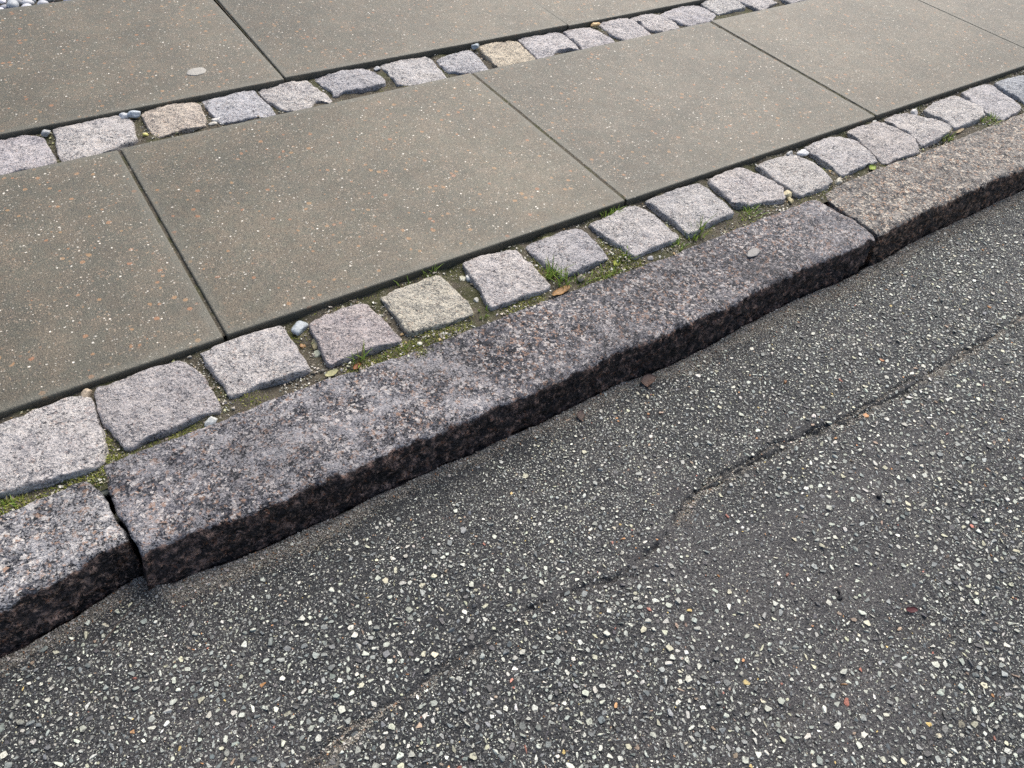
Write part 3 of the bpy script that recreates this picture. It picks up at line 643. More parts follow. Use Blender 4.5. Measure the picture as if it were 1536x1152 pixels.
# kerb stones: an uneven profile swept along measured edges
def worn(x, y):
    """how much pale worn crust lies on the granite: the split across the long stone is a seam in the rock"""
    edge = 0.305 + 0.35 * (-0.22 - y) + 0.02 * fbm(x * 20, y * 20, 0, 91, 3)
    w = np.interp(x, [-0.4, -0.2, 0.2, 1.0, 1.12, 1.2, 1.5], [0.66, 0.58, 0.52, 0.12, 0.36, 0.36, 0.30])
    w = np.where(x < edge, 0.50, np.where(x < 1.0, 0.12, w))
    w = w + 0.10 * np.clip((-0.25 - y) / 0.04, 0, 1)
    return np.clip(w + 0.10 * fbm(x * 12, y * 12, 0, 92, 2), 0.05, 0.95)
kerb = tag(bpy.data.objects.new('kerb', None), 'granite kerb of long rough stones between road and pavement', kind='structure')
COL.objects.link(kerb)
def kerb_stone(back, front, start, end, seed, tint, step=0.0045, label=None, flare=(0.0, 0.0)):
    bx, by = np.array(back).T; fx, fy = np.array(front).T
    def ease(xx, yy):                       # even out the measured edge over about a hand's width
        gx = np.arange(xx[0], xx[-1], 0.01); g = np.interp(gx, xx, yy); w = np.hanning(31); w /= w.sum()
        return gx, 0.85 * np.convolve(np.pad(g, 15, 'edge'), w, 'valid') + 0.15 * g
    bx, by = ease(bx, by); fx, fy = ease(fx, fy)
    sx, sy = np.array(start).T; ex, ey = np.array(end).T
    x_lo, x_hi = min(sx.min(), fx.min()), max(ex.max(), fx.max())
    n = int((x_hi - x_lo) / step)
    # stations along the stone, closing in at both ends
    u = np.concatenate([[0, 0, 0, 0], np.linspace(0, 1, n), [1, 1, 1, 1]])
    endk = np.concatenate([[0.0, 0.86, 0.95, 0.985], np.ones(n), [0.985, 0.95, 0.86, 0.0]])
    # profile points: (across 0 back .. 1 front, height, hewn)
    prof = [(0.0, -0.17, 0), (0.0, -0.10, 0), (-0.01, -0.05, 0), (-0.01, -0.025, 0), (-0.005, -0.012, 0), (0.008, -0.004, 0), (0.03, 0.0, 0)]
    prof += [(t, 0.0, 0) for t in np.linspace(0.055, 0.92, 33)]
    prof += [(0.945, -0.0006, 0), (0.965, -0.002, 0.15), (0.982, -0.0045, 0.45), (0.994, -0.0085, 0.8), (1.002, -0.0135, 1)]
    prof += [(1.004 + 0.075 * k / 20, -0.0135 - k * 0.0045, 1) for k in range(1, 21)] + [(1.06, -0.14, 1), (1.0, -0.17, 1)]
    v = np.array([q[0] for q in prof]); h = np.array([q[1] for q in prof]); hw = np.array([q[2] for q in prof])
    U, Vv = np.meshgrid(u, v, indexing='ij'); H = np.broadcast_to(h, U.shape).copy(); HW = np.broadcast_to(hw, U.shape).copy()
    vc = np.clip(Vv, 0, 1)
    yb0, yf0 = by[0], fy[0]
    X = np.zeros(U.shape)
    # ends as functions of the across coordinate
    ts = np.clip((by[0] - sy) / (by[0] - fy[0]), 0, 1); te = np.clip((by[-1] - ey) / (by[-1] - fy[-1]), 0, 1)
    os_, oe_ = np.argsort(ts), np.argsort(te)
    xs = np.interp(vc, ts[os_], sx[os_]); xe = np.interp(vc, te[oe_], ex[oe_])
    low = np.clip(-H / 0.08, 0, 1)
    xs = xs + flare[0] * low; xe = xe + flare[1] * low
    X = xs + (xe - xs) * U
    yb = np.interp(X, bx, by); yf = np.interp(X, fx, fy)
    Yw = yb + (yf - yb) * Vv
    # rounded ends
    K = endk[:, None]
    mid_y = (yb + yf) / 2; mid_z = -0.085
    dist = np.minimum(np.abs(X - xs), np.abs(X - xe))
    rnd = np.exp(-dist / 0.006)
    Z = H - 0.004 * rnd * (H > -0.02)
    q = (X + seed * 2.3, Yw + seed, Z)
    top = (1 - HW) * (H > -0.015)
    Z = Z + top * (0.0022 * fbm(q[0] * 9, q[1] * 9, 0, seed, 2) + 0.0016 * fbm(q[0] * 55, q[1] * 55, 0, seed + 3, 3))
    Z = Z - 0.0024 * np.clip((fbm(q[0] * 13, q[1] * 17, 0, seed + 31, 3) - 0.42) * 14, 0, 1) * top
    Z = Z - 0.006 * np.clip(fbm(q[0] * 16, q[1] * 16, 0, seed + 7, 3) - 0.55, 0, 1) * top
    for crack in ([(0.135, -0.248), (0.148, -0.266), (0.160, -0.279), (0.178, -0.290)], [(1.334, -0.249), (1.364, -0.239), (1.381, -0.239), (1.390, -0.251)]):
        dcr, scr, _ = poly_dist(X, Yw, crack)
        Z = Z - top * (0.0042 * np.exp(-(dcr / 0.0032) ** 2) + np.where(scr < 0, 0.0016, 0) * np.exp(-(dcr / 0.016) ** 2))
    amp = 0.0012 + 0.0040 * HW
    dY = amp * (0.28 * fbm(q[0] * 26, q[1] * 8, q[2] * 34, seed + 11, 3) + 0.95 * fbm(q[0] * 110, q[1] * 50, q[2] * 110, seed + 12, 2))
    arris = np.exp(-((Vv - 0.985) / 0.05) ** 2) * (H > -0.03)
    dY = dY + 0.0022 * arris * fbm(X * 38, 0 * X, 0, seed + 15, 3)
    Z = Z + 0.0022 * arris * fbm(X * 95, 0 * X + 9, 0, seed + 18, 2) + 0.0022 * arris * (fbm(X * 33, 0 * X + 3, 0, seed + 16, 3) - 0.5)
    Yw = Yw + dY
    Yw = mid_y + (Yw - mid_y) * K; Z = mid_z + (Z - mid_z) * K
    X = X + np.where(U <= 0, -1, np.where(U >= 1, 1, 0)) * (1 - K) * 0.003 + 0.0025 * fbm(Yw * 45, Z * 45, 0, seed + 20, 3) * np.clip(1 - dist / 0.03, 0, 1)
    P = np.stack([X, Yw, KERB_Z + Z], -1).reshape(-1, 3)
    org = P.mean(0); org[2] = KERB_Z
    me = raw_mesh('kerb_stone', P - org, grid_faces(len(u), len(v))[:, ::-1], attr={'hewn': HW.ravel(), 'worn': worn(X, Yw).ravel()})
    o = add('kerb_stone', me, M_KERB, kerb, tuple(org))
    o.color = (*tint, 1)
    if label: o['label'] = label
    return o
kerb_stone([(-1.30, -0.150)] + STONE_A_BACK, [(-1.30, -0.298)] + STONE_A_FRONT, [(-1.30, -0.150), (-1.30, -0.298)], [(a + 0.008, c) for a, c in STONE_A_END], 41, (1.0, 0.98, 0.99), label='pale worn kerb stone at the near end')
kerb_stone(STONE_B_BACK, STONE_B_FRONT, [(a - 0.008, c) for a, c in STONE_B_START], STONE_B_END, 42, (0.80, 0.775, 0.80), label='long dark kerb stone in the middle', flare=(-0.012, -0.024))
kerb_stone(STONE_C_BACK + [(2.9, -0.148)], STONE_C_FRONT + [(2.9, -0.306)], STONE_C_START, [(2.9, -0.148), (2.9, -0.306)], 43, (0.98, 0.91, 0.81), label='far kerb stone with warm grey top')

# ------------------------------------------------------------------ road chippings
def chip_template(rs, pts=11):
    bm = bmesh.new()
    for k in range(pts):
        a = rs.uniform(0, 6.283); r = rs.uniform(0.55, 1.0); z = rs.choice((-0.5, 0.42, 0.5)) * rs.uniform(0.75, 1.0)
        bm.verts.new((math.cos(a) * r, math.sin(a) * r, z))
    bmesh.ops.convex_hull(bm, input=bm.verts)
    loose = [v for v in bm.verts if not v.link_faces]
    bmesh.ops.delete(bm, geom=loose, context='VERTS')
    bmesh.ops.triangulate(bm, faces=bm.faces)
    bm.verts.index_update()
    V = np.array([v.co[:] for v in bm.verts]); F = np.array([[v.index for v in f.verts] for f in bm.faces])
    bm.free()
    return V, F
rs = random.Random(77)
CHIPS = [chip_template(rs, rs.choice((9, 10, 11, 12))) for _ in range(28)]
TINY = [chip_template(rs, 7) for _ in range(10)]

def scatter_mesh(templates, pos, rad, rot, squash, height, tint, tilt=None):
    """many small stones in one vertex and face array"""
    VV, FF, CC, off = [], [], [], 0
    which = RNG.integers(0, len(templates), len(pos))
    for t, (V, F) in enumerate(templates):
        idx = np.nonzero(which == t)[0]
        if not len(idx): continue
        c, s = np.cos(rot[idx])[:, None], np.sin(rot[idx])[:, None]
        x = V[None, :, 0] * rad[idx][:, None]; y = V[None, :, 1] * (rad * squash)[idx][:, None]; z = V[None, :, 2] * height[idx][:, None]
        if tilt is not None:
            z = z + x * tilt[idx][:, None]
        P = np.stack([x * c - y * s, x * s + y * c, z], -1) + pos[idx][:, None, :]
        k = V.shape[0]
        FF.append((F[None] + (off + np.arange(len(idx)) * k)[:, None, None]).reshape(-1, 3))
        VV.append(P.reshape(-1, 3)); CC.append(np.repeat(tint[idx], k, 0)); off += len(idx) * k
    return np.concatenate(VV), np.concatenate(FF), np.concatenate(CC)

def pick_colors(n, table, jitter=0.18):
    w = np.array([t[0] for t in table], float); w /= w.sum()
    c = np.array([t[1] for t in table])[RNG.choice(len(table), n, p=w)]
    return np.clip(c * (1 + jitter * RNG.standard_normal((n, 1))) * (1 + 0.022 * RNG.standard_normal((n, 3))), 0.004, 0.85)
CHIP_COL = [(30, (0.43, 0.445, 0.385)), (14, (0.57, 0.575, 0.50)), (26, (0.25, 0.27, 0.25)), (18, (0.14, 0.155, 0.155)), (6, (0.46, 0.45, 0.33)), (7, (0.07, 0.07, 0.075)), (1.2, (0.30, 0.22, 0.16)), (0.45, (0.40, 0.20, 0.08)), (0.35, (0.34, 0.14, 0.10)), (0.4, (0.50, 0.38, 0.14))]

R3 = Matrix.Rotation(-0.588392, 3, 'Z') @ Matrix.Rotation(-0.088175, 3, 'Y') @ Matrix.Rotation(0.733425, 3, 'X')
R3 = np.array(R3)
def in_view(P, pad=0.0):
    """which points the photograph's frame takes in: (mask, distance)"""
    d = (P - np.array(CAM)) @ R3
    u = d[:, 0] / -d[:, 2] * 0.72180; v = d[:, 1] / -d[:, 2] * 0.72180
    return (np.abs(u) < 0.5 + pad) & (np.abs(v) < 0.375 + pad) & (d[:, 2] < 0), -d[:, 2]

def chip_density(x, y):
    d = 0.86 + 0.40 * fbm(x * 4, y * 4, 0, 51, 3) + 0.25 * vnoise(x * 17, y * 17, 0, 52)
    d = d * (1 - 0.62 * bald(x, y))
    dk = kerb_y(x) - y
    d = d * np.clip(0.10 + dk / 0.055, 0, 1)
    dc, _, _ = poly_dist(x, y, CRACK)
    return d * np.clip(0.12 + dc / 0.022, 0, 1)

def scatter_road(n, region):
    x = RNG.uniform(region[0], region[1], n); y = RNG.uniform(region[2], region[3], n)
    P = np.stack([x, y, np.full(n, ROAD_Z)], 1)
    v, dist = in_view(P, 0.30)
    keep = v & (y < kerb_y(x) - 0.004) & (RNG.uniform(0, 1, n) < chip_density(x, y))
    return x[keep], y[keep]
REG = (-0.95, 2.9, -1.35, -0.30)
def thin(x, y, r, cell=0.0125):
    """drop stones that sit inside one another"""
    grid = {}; keep = []
    order = np.argsort(-r)
    for i in order:
        cx, cy = int(x[i] // cell), int(y[i] // cell); ok = True
        for a in (-1, 0, 1):
            for b in (-1, 0, 1):
                for j in grid.get((cx + a, cy + b), ()):
                    if (x[i] - x[j]) ** 2 + (y[i] - y[j]) ** 2 < (0.86 * (r[i] + r[j])) ** 2: ok = False; break
                if not ok: break
            if not ok: break
        if ok:
            grid.setdefault((cx, cy), []).append(i); keep.append(i)
    return np.array(keep)
x, y = scatter_road(640000, REG)
r = np.exp(RNG.normal(math.log(0.00136), 0.50, len(x))) * (0.95 + 0.48 * np.clip((kerb_y(x) - y) / 0.34, 0, 1))
r = np.clip(r * (1 + 0.25 * vnoise(x * 6, y * 6, 0, 57)), 0.0009, 0.0060)
k = thin(x, y, r)
x, y, r = x[k], y[k], r[k]
n = len(x)
z, du = road_relief(x, y)
hgt = r * RNG.uniform(0.7, 1.1, n)
lift = RNG.uniform(-0.42, 0.04, n)
pos = np.stack([x, y, ROAD_Z + z + lift * hgt], 1)
rot = RNG.uniform(0, 6.283, n); sq = RNG.uniform(0.30, 0.95, n); tl = RNG.normal(0, 0.18, n)
tint = pick_colors(n, CHIP_COL, 0.2)
seen, dist = in_view(pos, -0.004)
size = np.where(seen, r / dist, 0)
big = np.argsort(-size)[:300]
small = np.setdiff1d(np.arange(n), big)
V, F, C = scatter_mesh(CHIPS, pos[small], r[small], rot[small], sq[small], hgt[small], tint[small], tl[small])
tag(add('road_chippings', raw_mesh('road_chippings', V, F, False, C), M_CHIP, road), kind='stuff')
for i in big:
    V, F, C = scatter_mesh([CHIPS[i % len(CHIPS)]], np.zeros((1, 3)), r[i:i + 1], rot[i:i + 1], sq[i:i + 1], hgt[i:i + 1], tint[i:i + 1], tl[i:i + 1])
    add('stone_chip', raw_mesh('stone_chip', V, F, False, C), M_CHIP, road, tuple(pos[i]))
# sand-sized stone between them
x, y = scatter_road(200000, REG)
n = len(x); z, du = road_relief(x, y)
r = RNG.uniform(0.0006, 0.0015, n)
pos = np.stack([x, y, ROAD_Z + z + RNG.uniform(-0.2, 0.4, n) * r], 1)
V, F, C = scatter_mesh(TINY, pos, r, RNG.uniform(0, 6.283, n), RNG.uniform(0.6, 1, n), r * 0.9, pick_colors(n, CHIP_COL, 0.3))
tag(add('fine_chippings', raw_mesh('fine_chippings', V, F, False, C), M_CHIP, road), kind='stuff')
# loose sand washed against the kerb and into the crack
x = RNG.uniform(-0.5, 2.1, 130000); y = kerb_y(x) - np.abs(RNG.normal(0, 0.020, len(x))) - 0.001
cx = RNG.uniform(0, len(CRACK) - 1.001, 40000); ci = cx.astype(int); CR = np.array(CRACK)
cp = CR[ci] + (CR[ci + 1] - CR[ci]) * (cx - ci)[:, None]
x = np.concatenate([x, cp[:, 0] + RNG.normal(0, 0.004, len(cp))]); y = np.concatenate([y, cp[:, 1] - 0.004 + RNG.normal(0, 0.007, len(cp))])
v, _ = in_view(np.stack([x, y, np.full(len(x), ROAD_Z)], 1), 0.1)
x, y = x[v], y[v]
z, du = road_relief(x, y)
k = RNG.uniform(0, 1, len(x)) < np.clip(du * 1.1 - 0.15, 0, 1)
x, y, z = x[k], y[k], z[k]; n = len(x); r = np.clip(np.exp(RNG.normal(math.log(0.00065), 0.55, n)), 0.0003, 0.0034)
SAND_COL = [(36, (0.25, 0.228, 0.19)), (30, (0.38, 0.355, 0.31)), (12, (0.46, 0.43, 0.37)), (14, (0.10, 0.085, 0.07)), (5, (0.28, 0.16, 0.09))]
V, F, C = scatter_mesh(TINY, np.stack([x, y, ROAD_Z + z + r * 0.2], 1), r, RNG.uniform(0, 6.283, n), RNG.uniform(0.6, 1, n), r, pick_colors(n, SAND_COL, 0.25))
tag(add('loose_sand', raw_mesh('loose_sand', V, F, False, C), M_GRIT), 'fine brown sand along the kerb foot and in the crack', 'sand', kind='stuff')

# ------------------------------------------------------------------ grit, moss in the joints
GRIT_COL = [(26, (0.30, 0.27, 0.21)), (20, (0.44, 0.42, 0.36)), (14, (0.14, 0.12, 0.095)), (12, (0.20, 0.19, 0.16)), (8, (0.55, 0.53, 0.47)), (6, (0.34, 0.24, 0.12)), (5, (0.45, 0.44, 0.27))]
def strip_points(n, front=True):
    x = RNG.uniform(-0.6, 2.4, n)
    y = RNG.uniform(-0.168, 0.0, n) if front else RNG.uniform(0.60, 0.735, n)
    return x, y
xs, ys = [], []
for front, cnt in ((True, 52000), (False, 16000)):
    x, y = strip_points(cnt, front); xs.append(x); ys.append(y)
x = np.concatenate(xs); y = np.concatenate(ys)
m = fbm(x * 16, y * 16, 0, 61, 3) + 0.25 * np.where(y < -0.1, 1, 0)
k = RNG.uniform(-0.6, 1.0, len(x)) < m
x, y = x[k], y[k]; n = len(x)
r = np.clip(np.exp(RNG.normal(math.log(0.00125), 0.55, n)), 0.0005, 0.0050)
V, F, C = scatter_mesh(TINY, np.stack([x, y, bed_z(x, y) + r * 0.35], 1), r, RNG.uniform(0, 6.283, n), RNG.uniform(0.6, 1, n), r * 0.9, pick_colors(n, GRIT_COL, 0.25), RNG.normal(0, 0.3, n))
# coarser crumbs of stone on top
m = RNG.uniform(0, 1, n) < 0.055
r = np.where(m, RNG.uniform(0.0018, 0.0042, n), r)
C0 = pick_colors(n, GRIT_COL, 0.25); C0 = np.where(m[:, None], pick_colors(n, [(4, (0.50, 0.48, 0.42)), (3, (0.36, 0.33, 0.26)), (2, (0.62, 0.60, 0.54)), (1, (0.46, 0.44, 0.22))], 0.15), C0)
V, F, C = scatter_mesh(TINY, np.stack([x, y, bed_z(x, y) + r * 0.35], 1), r, RNG.uniform(0, 6.283, n), RNG.uniform(0.6, 1, n), r * 0.9, C0, RNG.normal(0, 0.3, n))
tag(add('joint_grit', raw_mesh('joint_grit', V, F, False, C), M_GRIT), 'sandy grit filling the joints between cobbles', 'grit', kind='stuff')

# moss: cushions of tiny upright leaves
def moss_amount(x, y):
    a = 0.12 + 1.15 * fbm(x * 13, y * 13, 0, 71, 3)
    a = a + 0.45 * np.exp(-((x - 0.62) / 0.35) ** 2) + 0.25 * np.exp(-((x - 1.05) / 0.12) ** 2) - 0.30 * np.clip((x - 1.2) / 0.4, 0, 1) - 0.1 * np.clip((0.1 - x) / 0.3, 0, 1)
    a = a + 0.5 * np.exp(-((x + 0.33) / 0.05) ** 2 - ((y + 0.145) / 0.02) ** 2)
    a = a - 0.45 * np.clip(0.15 - vnoise(x * 6.5, 0, 0, 75), 0, 1)
    return np.where(y > 0.3, a - 0.75, a + 0.08 - 0.45 * np.clip((y + 0.035) / 0.02, 0, 1))
x, y = strip_points(120000, True); x2, y2 = strip_points(20000, False)
x = np.concatenate([x, x2]); y = np.concatenate([y, y2])
a = moss_amount(x, y)
k = RNG.uniform(0.05, 1.1, len(x)) < a
x, y, a = x[k], y[k], a[k]; n = len(x)
hh = RNG.uniform(0.0010, 0.0042, n) * np.clip(a, 0.3, 1.2); w = RNG.uniform(0.0005, 0.0011, n); ang = RNG.uniform(0, 6.283, n)
bz = bed_z(x, y) - 0.0004
lean = RNG.normal(0, 0.9, (n, 2)) * hh[:, None]
b0 = np.stack([x - np.cos(ang) * w, y - np.sin(ang) * w, bz], 1); b1 = np.stack([x + np.cos(ang) * w, y + np.sin(ang) * w, bz], 1)
b2 = np.stack([x - np.sin(ang) * w * 1.3, y + np.cos(ang) * w * 1.3, bz], 1); tp = np.stack([x + lean[:, 0], y + lean[:, 1], bz + hh], 1)
V = np.stack([b0, b1, b2, tp], 1).reshape(-1, 3); o4 = np.arange(n)[:, None] * 4
F = np.concatenate([o4 + np.array([[0, 1, 3]]), o4 + np.array([[1, 2, 3]]), o4 + np.array([[2, 0, 3]])])
MOSS_COL = [(20, (0.12, 0.15, 0.025)), (26, (0.22, 0.25, 0.045)), (24, (0.33, 0.34, 0.085)), (12, (0.055, 0.058, 0.020)), (8, (0.36, 0.33, 0.14))]
tag(add('moss', raw_mesh('moss', V, F, False, np.repeat(pick_colors(n, MOSS_COL, 0.2), 4, 0)), M_MOSS), 'low green moss growing in the cobble joints', 'moss', kind='stuff')

# ------------------------------------------------------------------ loose stones
def pebble_mesh(seed, size, tint, sub=3, rough=0.16, angular=False):
    bm = bmesh.new(); bmesh.ops.create_icosphere(bm, subdivisions=sub, radius=1.0)
    V = np.array([v.co[:] for v in bm.verts]); F = [[v.index for v in f.verts] for f in bm.faces]; bm.free()
    if angular:
        rs = random.Random(seed)
        for _ in range(9):
            d = np.array([rs.gauss(0, 1) for _ in range(3)]); d /= np.linalg.norm(d); c = rs.uniform(0.55, 0.85)
            e = np.clip(V @ d - c, 0, 9); V = V - e[:, None] * d
    V = V * (1 + rough * fbm(V[:, 0] * 1.3 + seed, V[:, 1] * 1.3, V[:, 2] * 1.3, seed, 3))[:, None]
    V = V * np.array(size)
    C = np.tile(np.array(tint), (len(V), 1)) * (1 + 0.12 * fbm(V[:, 0] * 300, V[:, 1] * 300, V[:, 2] * 300, seed + 3, 2))[:, None]
    return raw_mesh('pebble', V, F, not angular or sub > 2, np.clip(C, 0, 0.9))
def pebble(x, y, z, size, tint, label, rot=0.0, seed=1, angular=True, tilt=(0, 0), name='pebble', group='loose stones in the joints'):
    o = add(name, pebble_mesh(seed, size, tint, angular=angular), M_PEBBLE, None, (x, y, z), (tilt[0], tilt[1], rot))
    return tag(o, label, 'pebble', group)
pebble(0.108, -0.022, -0.0125, (0.0175, 0.0130, 0.007), (0.34, 0.38, 0.40), 'flat blue-grey pebble between two near cobbles by the slab edge', 0.5, 3, True, (0.3, 0.1))
pebble(0.117, -0.058, -0.019, (0.013, 0.006, 0.005), (0.42, 0.36, 0.20), 'long yellowish stone just below the flat blue-grey pebble', 1.2, 4)
pebble(0.098, -0.054, -0.020, (0.006, 0.005, 0.004), (0.30, 0.17, 0.07), 'small brown stone just below the flat blue-grey pebble', 0.3, 5)
pebble(0.113, -0.080, -0.020, (0.012, 0.008, 0.004), (0.34, 0.36, 0.28), 'pale greenish stone deep in the joint under the blue-grey pebble', 0.2, 6)
pebble(-0.071, -0.137, -0.0145, (0.0115, 0.0085, 0.007), (0.52, 0.53, 0.50), 'white angular stone between the second cobble and the kerb', 0.3, 7)
pebble(-0.103, -0.148, -0.0195, (0.012, 0.006, 0.004), (0.30, 0.29, 0.20), 'olive grey stone in the joint left of the white angular stone', 0.5, 8)
pebble(-0.203, -0.0085, -0.012, (0.010, 0.0085, 0.008), (0.42, 0.34, 0.25), 'tan stone wedged between slab edge and the two nearest cobbles', 0.4, 9)
pebble(-0.222, -0.0065, -0.018, (0.006, 0.005, 0.004), (0.26, 0.13, 0.04), 'small orange-brown stone beside the tan wedged stone', 0.4, 10)
pebble(-0.235, -0.0045, -0.017, (0.0055, 0.0045, 0.004), (0.60, 0.58, 0.50), 'small white stone left of the orange-brown stone at the slab', 0.4, 11)
pebble(-0.296, 0.0005, -0.018, (0.006, 0.004, 0.004), (0.62, 0.60, 0.55), 'small white stone by the slab at the left frame edge', 0.4, 12)
pebble(0.043, 0.721, -0.008, (0.012, 0.009, 0.006), (0.48, 0.50, 0.52), 'whitish blue pebble on the far row, left of its twin', 0.3, 13, True)
pebble(0.061, 0.716, -0.005, (0.0150, 0.010, 0.008), (0.40, 0.45, 0.49), 'round light blue pebble on the far row under the slab edge', 0.1, 14, True)
pebble(-0.104, 0.712, -0.006, (0.011, 0.008, 0.007), (0.36, 0.37, 0.37), 'grey pebble in the far row at the left', 0.6, 15, True)
pebble(0.887, 0.712, -0.003, (0.013, 0.009, 0.007), (0.30, 0.35, 0.38), 'grey-blue pebble on the far row beside the yellow cobble', 0.2, 16, True)
pebble(1.272, 0.704, -0.004, (0.016, 0.008, 0.006), (0.62, 0.42, 0.20), 'orange stone chip on the far cobbles at the slab edge', 0.1, 17)
pebble(0.205, 0.642, -0.014, (0.011, 0.008, 0.006), (0.62, 0.60, 0.56), 'white stone in the far row right of the tan cobble', 0.3, 18)
pebble(0.193, 0.630, -0.014, (0.010, 0.006, 0.005), (0.55, 0.52, 0.46), 'pale flat stone in the far row left of a white stone', 0.3, 19)
pebble(0.062, 0.640, -0.012, (0.007, 0.006, 0.005), (0.55, 0.50, 0.16), 'yellow stone in the far row left of the tan cobble', 0.3, 20)
pebble(0.614, 0.716, -0.012, (0.010, 0.008, 0.006), (0.42, 0.42, 0.42), 'grey stone in the far joint above the dark cobble', 0.3, 21)
pebble(1.302, -0.024, -0.009, (0.0165, 0.012, 0.009), (0.62, 0.62, 0.62), 'white stone lying on a cobble at the slab edge', 0.1, 22)
pebble(1.270, -0.014, -0.010, (0.014, 0.007, 0.006), (0.36, 0.36, 0.35), 'grey flat stone left of the white stone at the slab edge', 0.3, 23)
pebble(1.725, -0.022, -0.008, (0.014, 0.011, 0.009), (0.60, 0.58, 0.55), 'white round stone by the slab in the far front row', 0.3, 24)
pebble(1.589, -0.006, -0.010, (0.006, 0.005, 0.005), (0.66, 0.64, 0.58), 'tiny white stone at a slab corner in the front row', 0.3, 25)
pebble(1.150, -0.120, -0.016, (0.013, 0.011, 0.008), (0.52, 0.46, 0.30), 'yellowish stone in the joint where two kerb stones meet', 0.3, 26)
pebble(1.140, -0.137, -0.018, (0.010, 0.008, 0.006), (0.44, 0.38, 0.22), 'small yellow-brown stone beside the kerb joint', 0.9, 27)
pebble(1.290, -0.140, -0.014, (0.016, 0.009, 0.007), (0.46, 0.43, 0.35), 'pale stone chip against the far kerb stone', 0.2, 28)
pebble(0.420, 0.002 - 0.012, -0.019, (0.008, 0.006, 0.005), (0.60, 0.58, 0.52), 'pale stone in the moss between the middle cobbles', 0.2, 29)
pebble(0.398, -0.035, -0.018, (0.011, 0.007, 0.005), (0.42, 0.42, 0.34), 'grey-green flat stone in the mossy middle joint', 0.9, 30)
pebble(0.411, -0.040, -0.016, (0.0085, 0.008, 0.007), (0.55, 0.56, 0.54), 'white stone in the mossy joint between middle cobbles', 0.2, 31)
pebble(0.392, -0.092, -0.019, (0.009, 0.007, 0.005), (0.40, 0.40, 0.36), 'grey stone low in the mossy joint between middle cobbles', 0.2, 32)
pebble(0.408, -0.094, -0.019, (0.008, 0.008, 0.006), (0.46, 0.46, 0.44), 'light grey stone low in the mossy joint, right of a grey one', 1.2, 33)
pebble(0.680, -0.112, -0.019, (0.009, 0.006, 0.005), (0.36, 0.42, 0.46), 'bluish stone in the grassy joint between middle cobbles', 0.2, 34)
pebble(0.257, -0.139, -0.018, (0.0065, 0.005, 0.005), (0.62, 0.60, 0.50), 'small white stone beside the yellowish cobble', 0.2, 35)
pebble(0.466, -0.158, -0.015, (0.007, 0.005, 0.004), (0.44, 0.42, 0.38), 'grey stone between cobble and kerb near the orange leaf', 0.2, 36)
pebble(0.738, -0.148, -0.016, (0.008, 0.006, 0.004), (0.36, 0.36, 0.36), 'dark grey stone between the kerb and the middle cobbles', 0.2, 37)
pebble(0.587, -0.133, -0.015, (0.011, 0.007, 0.006), (0.24, 0.21, 0.17), 'brown-grey stone beside the large grass tuft', 0.5, 38)
pebble(-0.222, -0.130, -0.0165, (0.013, 0.011, 0.007), (0.36, 0.37, 0.30), 'pale green stone where four stones meet at the kerb gap', 0.5, 39)
pebble(-0.215, -0.116, -0.0155, (0.006, 0.005, 0.005), (0.58, 0.54, 0.30), 'yellowish stone above the pale green stone at the kerb gap', 0.5, 40)
pebble(-0.228, -0.172, -0.030, (0.017, 0.012, 0.009), (0.15, 0.16, 0.13), 'dark greenish stone in the gap between two kerb stones', 0.2, 41)
pebble(-0.222, -0.207, -0.044, (0.009, 0.008, 0.007), (0.30, 0.29, 0.20), 'olive stone deep in the gap between two kerb stones', 0.2, 42)
pebble(0.742, -0.705, ROAD_Z + 0.002, (0.0055, 0.0045, 0.004), (0.012, 0.012, 0.014), 'black lump lying on the asphalt right of the crack', 0.2, 43, name='tar_lump', group='black lumps on the asphalt')
pebble(0.558, -0.776, ROAD_Z + 0.002, (0.006, 0.0035, 0.004), (0.010, 0.010, 0.012), 'pair-like black lump on the smooth asphalt, upper piece', 0.9, 44, name='tar_lump', group='black lumps on the asphalt')
pebble(0.553, -0.783, ROAD_Z + 0.0015, (0.005, 0.004, 0.0035), (0.010, 0.010, 0.012), 'black lump on the smooth asphalt, lower of the touching two', 0.1, 45, name='tar_lump', group='black lumps on the asphalt')

# pale dried chewing gum, trodden flat
def blotch(x, y, z, rx, ry, tint, label, seed, rot=0.0, h=0.0012):
    n = 40; a = np.arange(n) / n * 6.28318
    rr = 1 + 0.12 * fbm(np.cos(a) * 1.5 + seed, np.sin(a) * 1.5, 0, seed, 2)
    V = [np.stack([np.cos(a) * rr * rx * s, np.sin(a) * rr * ry * s, np.full(n, zz)], 1) for s, zz in ((1.0, -0.0012), (0.99, h * 0.4), (0.90, h * 0.9), (0.55, h))] + [np.array([[0, 0, h]])]
    V = np.concatenate(V); F = grid_faces(4, n, True).tolist() + [(3 * n + i, 3 * n + (i + 1) % n, 4 * n) for i in range(n)]
    o = add('gum_blotch', raw_mesh('gum_blotch', V, F, True, np.tile(np.array(tint), (len(V), 1))), M_PEBBLE, None, (x, y, z), (0, 0, rot))
    return tag(o, label, 'chewing gum', 'gum trodden on the stone')
blotch(0.229, 0.835, 0.0005, 0.0225, 0.017, (0.34, 0.325, 0.29), 'pale oval gum blotch on the far slab', 5, 0.3)
blotch(0.924, -0.232, KERB_Z + 0.0012, 0.019, 0.009, (0.19, 0.185, 0.18), 'grey gum blotch on the long middle kerb stone', 6, 0.2, 0.0008)

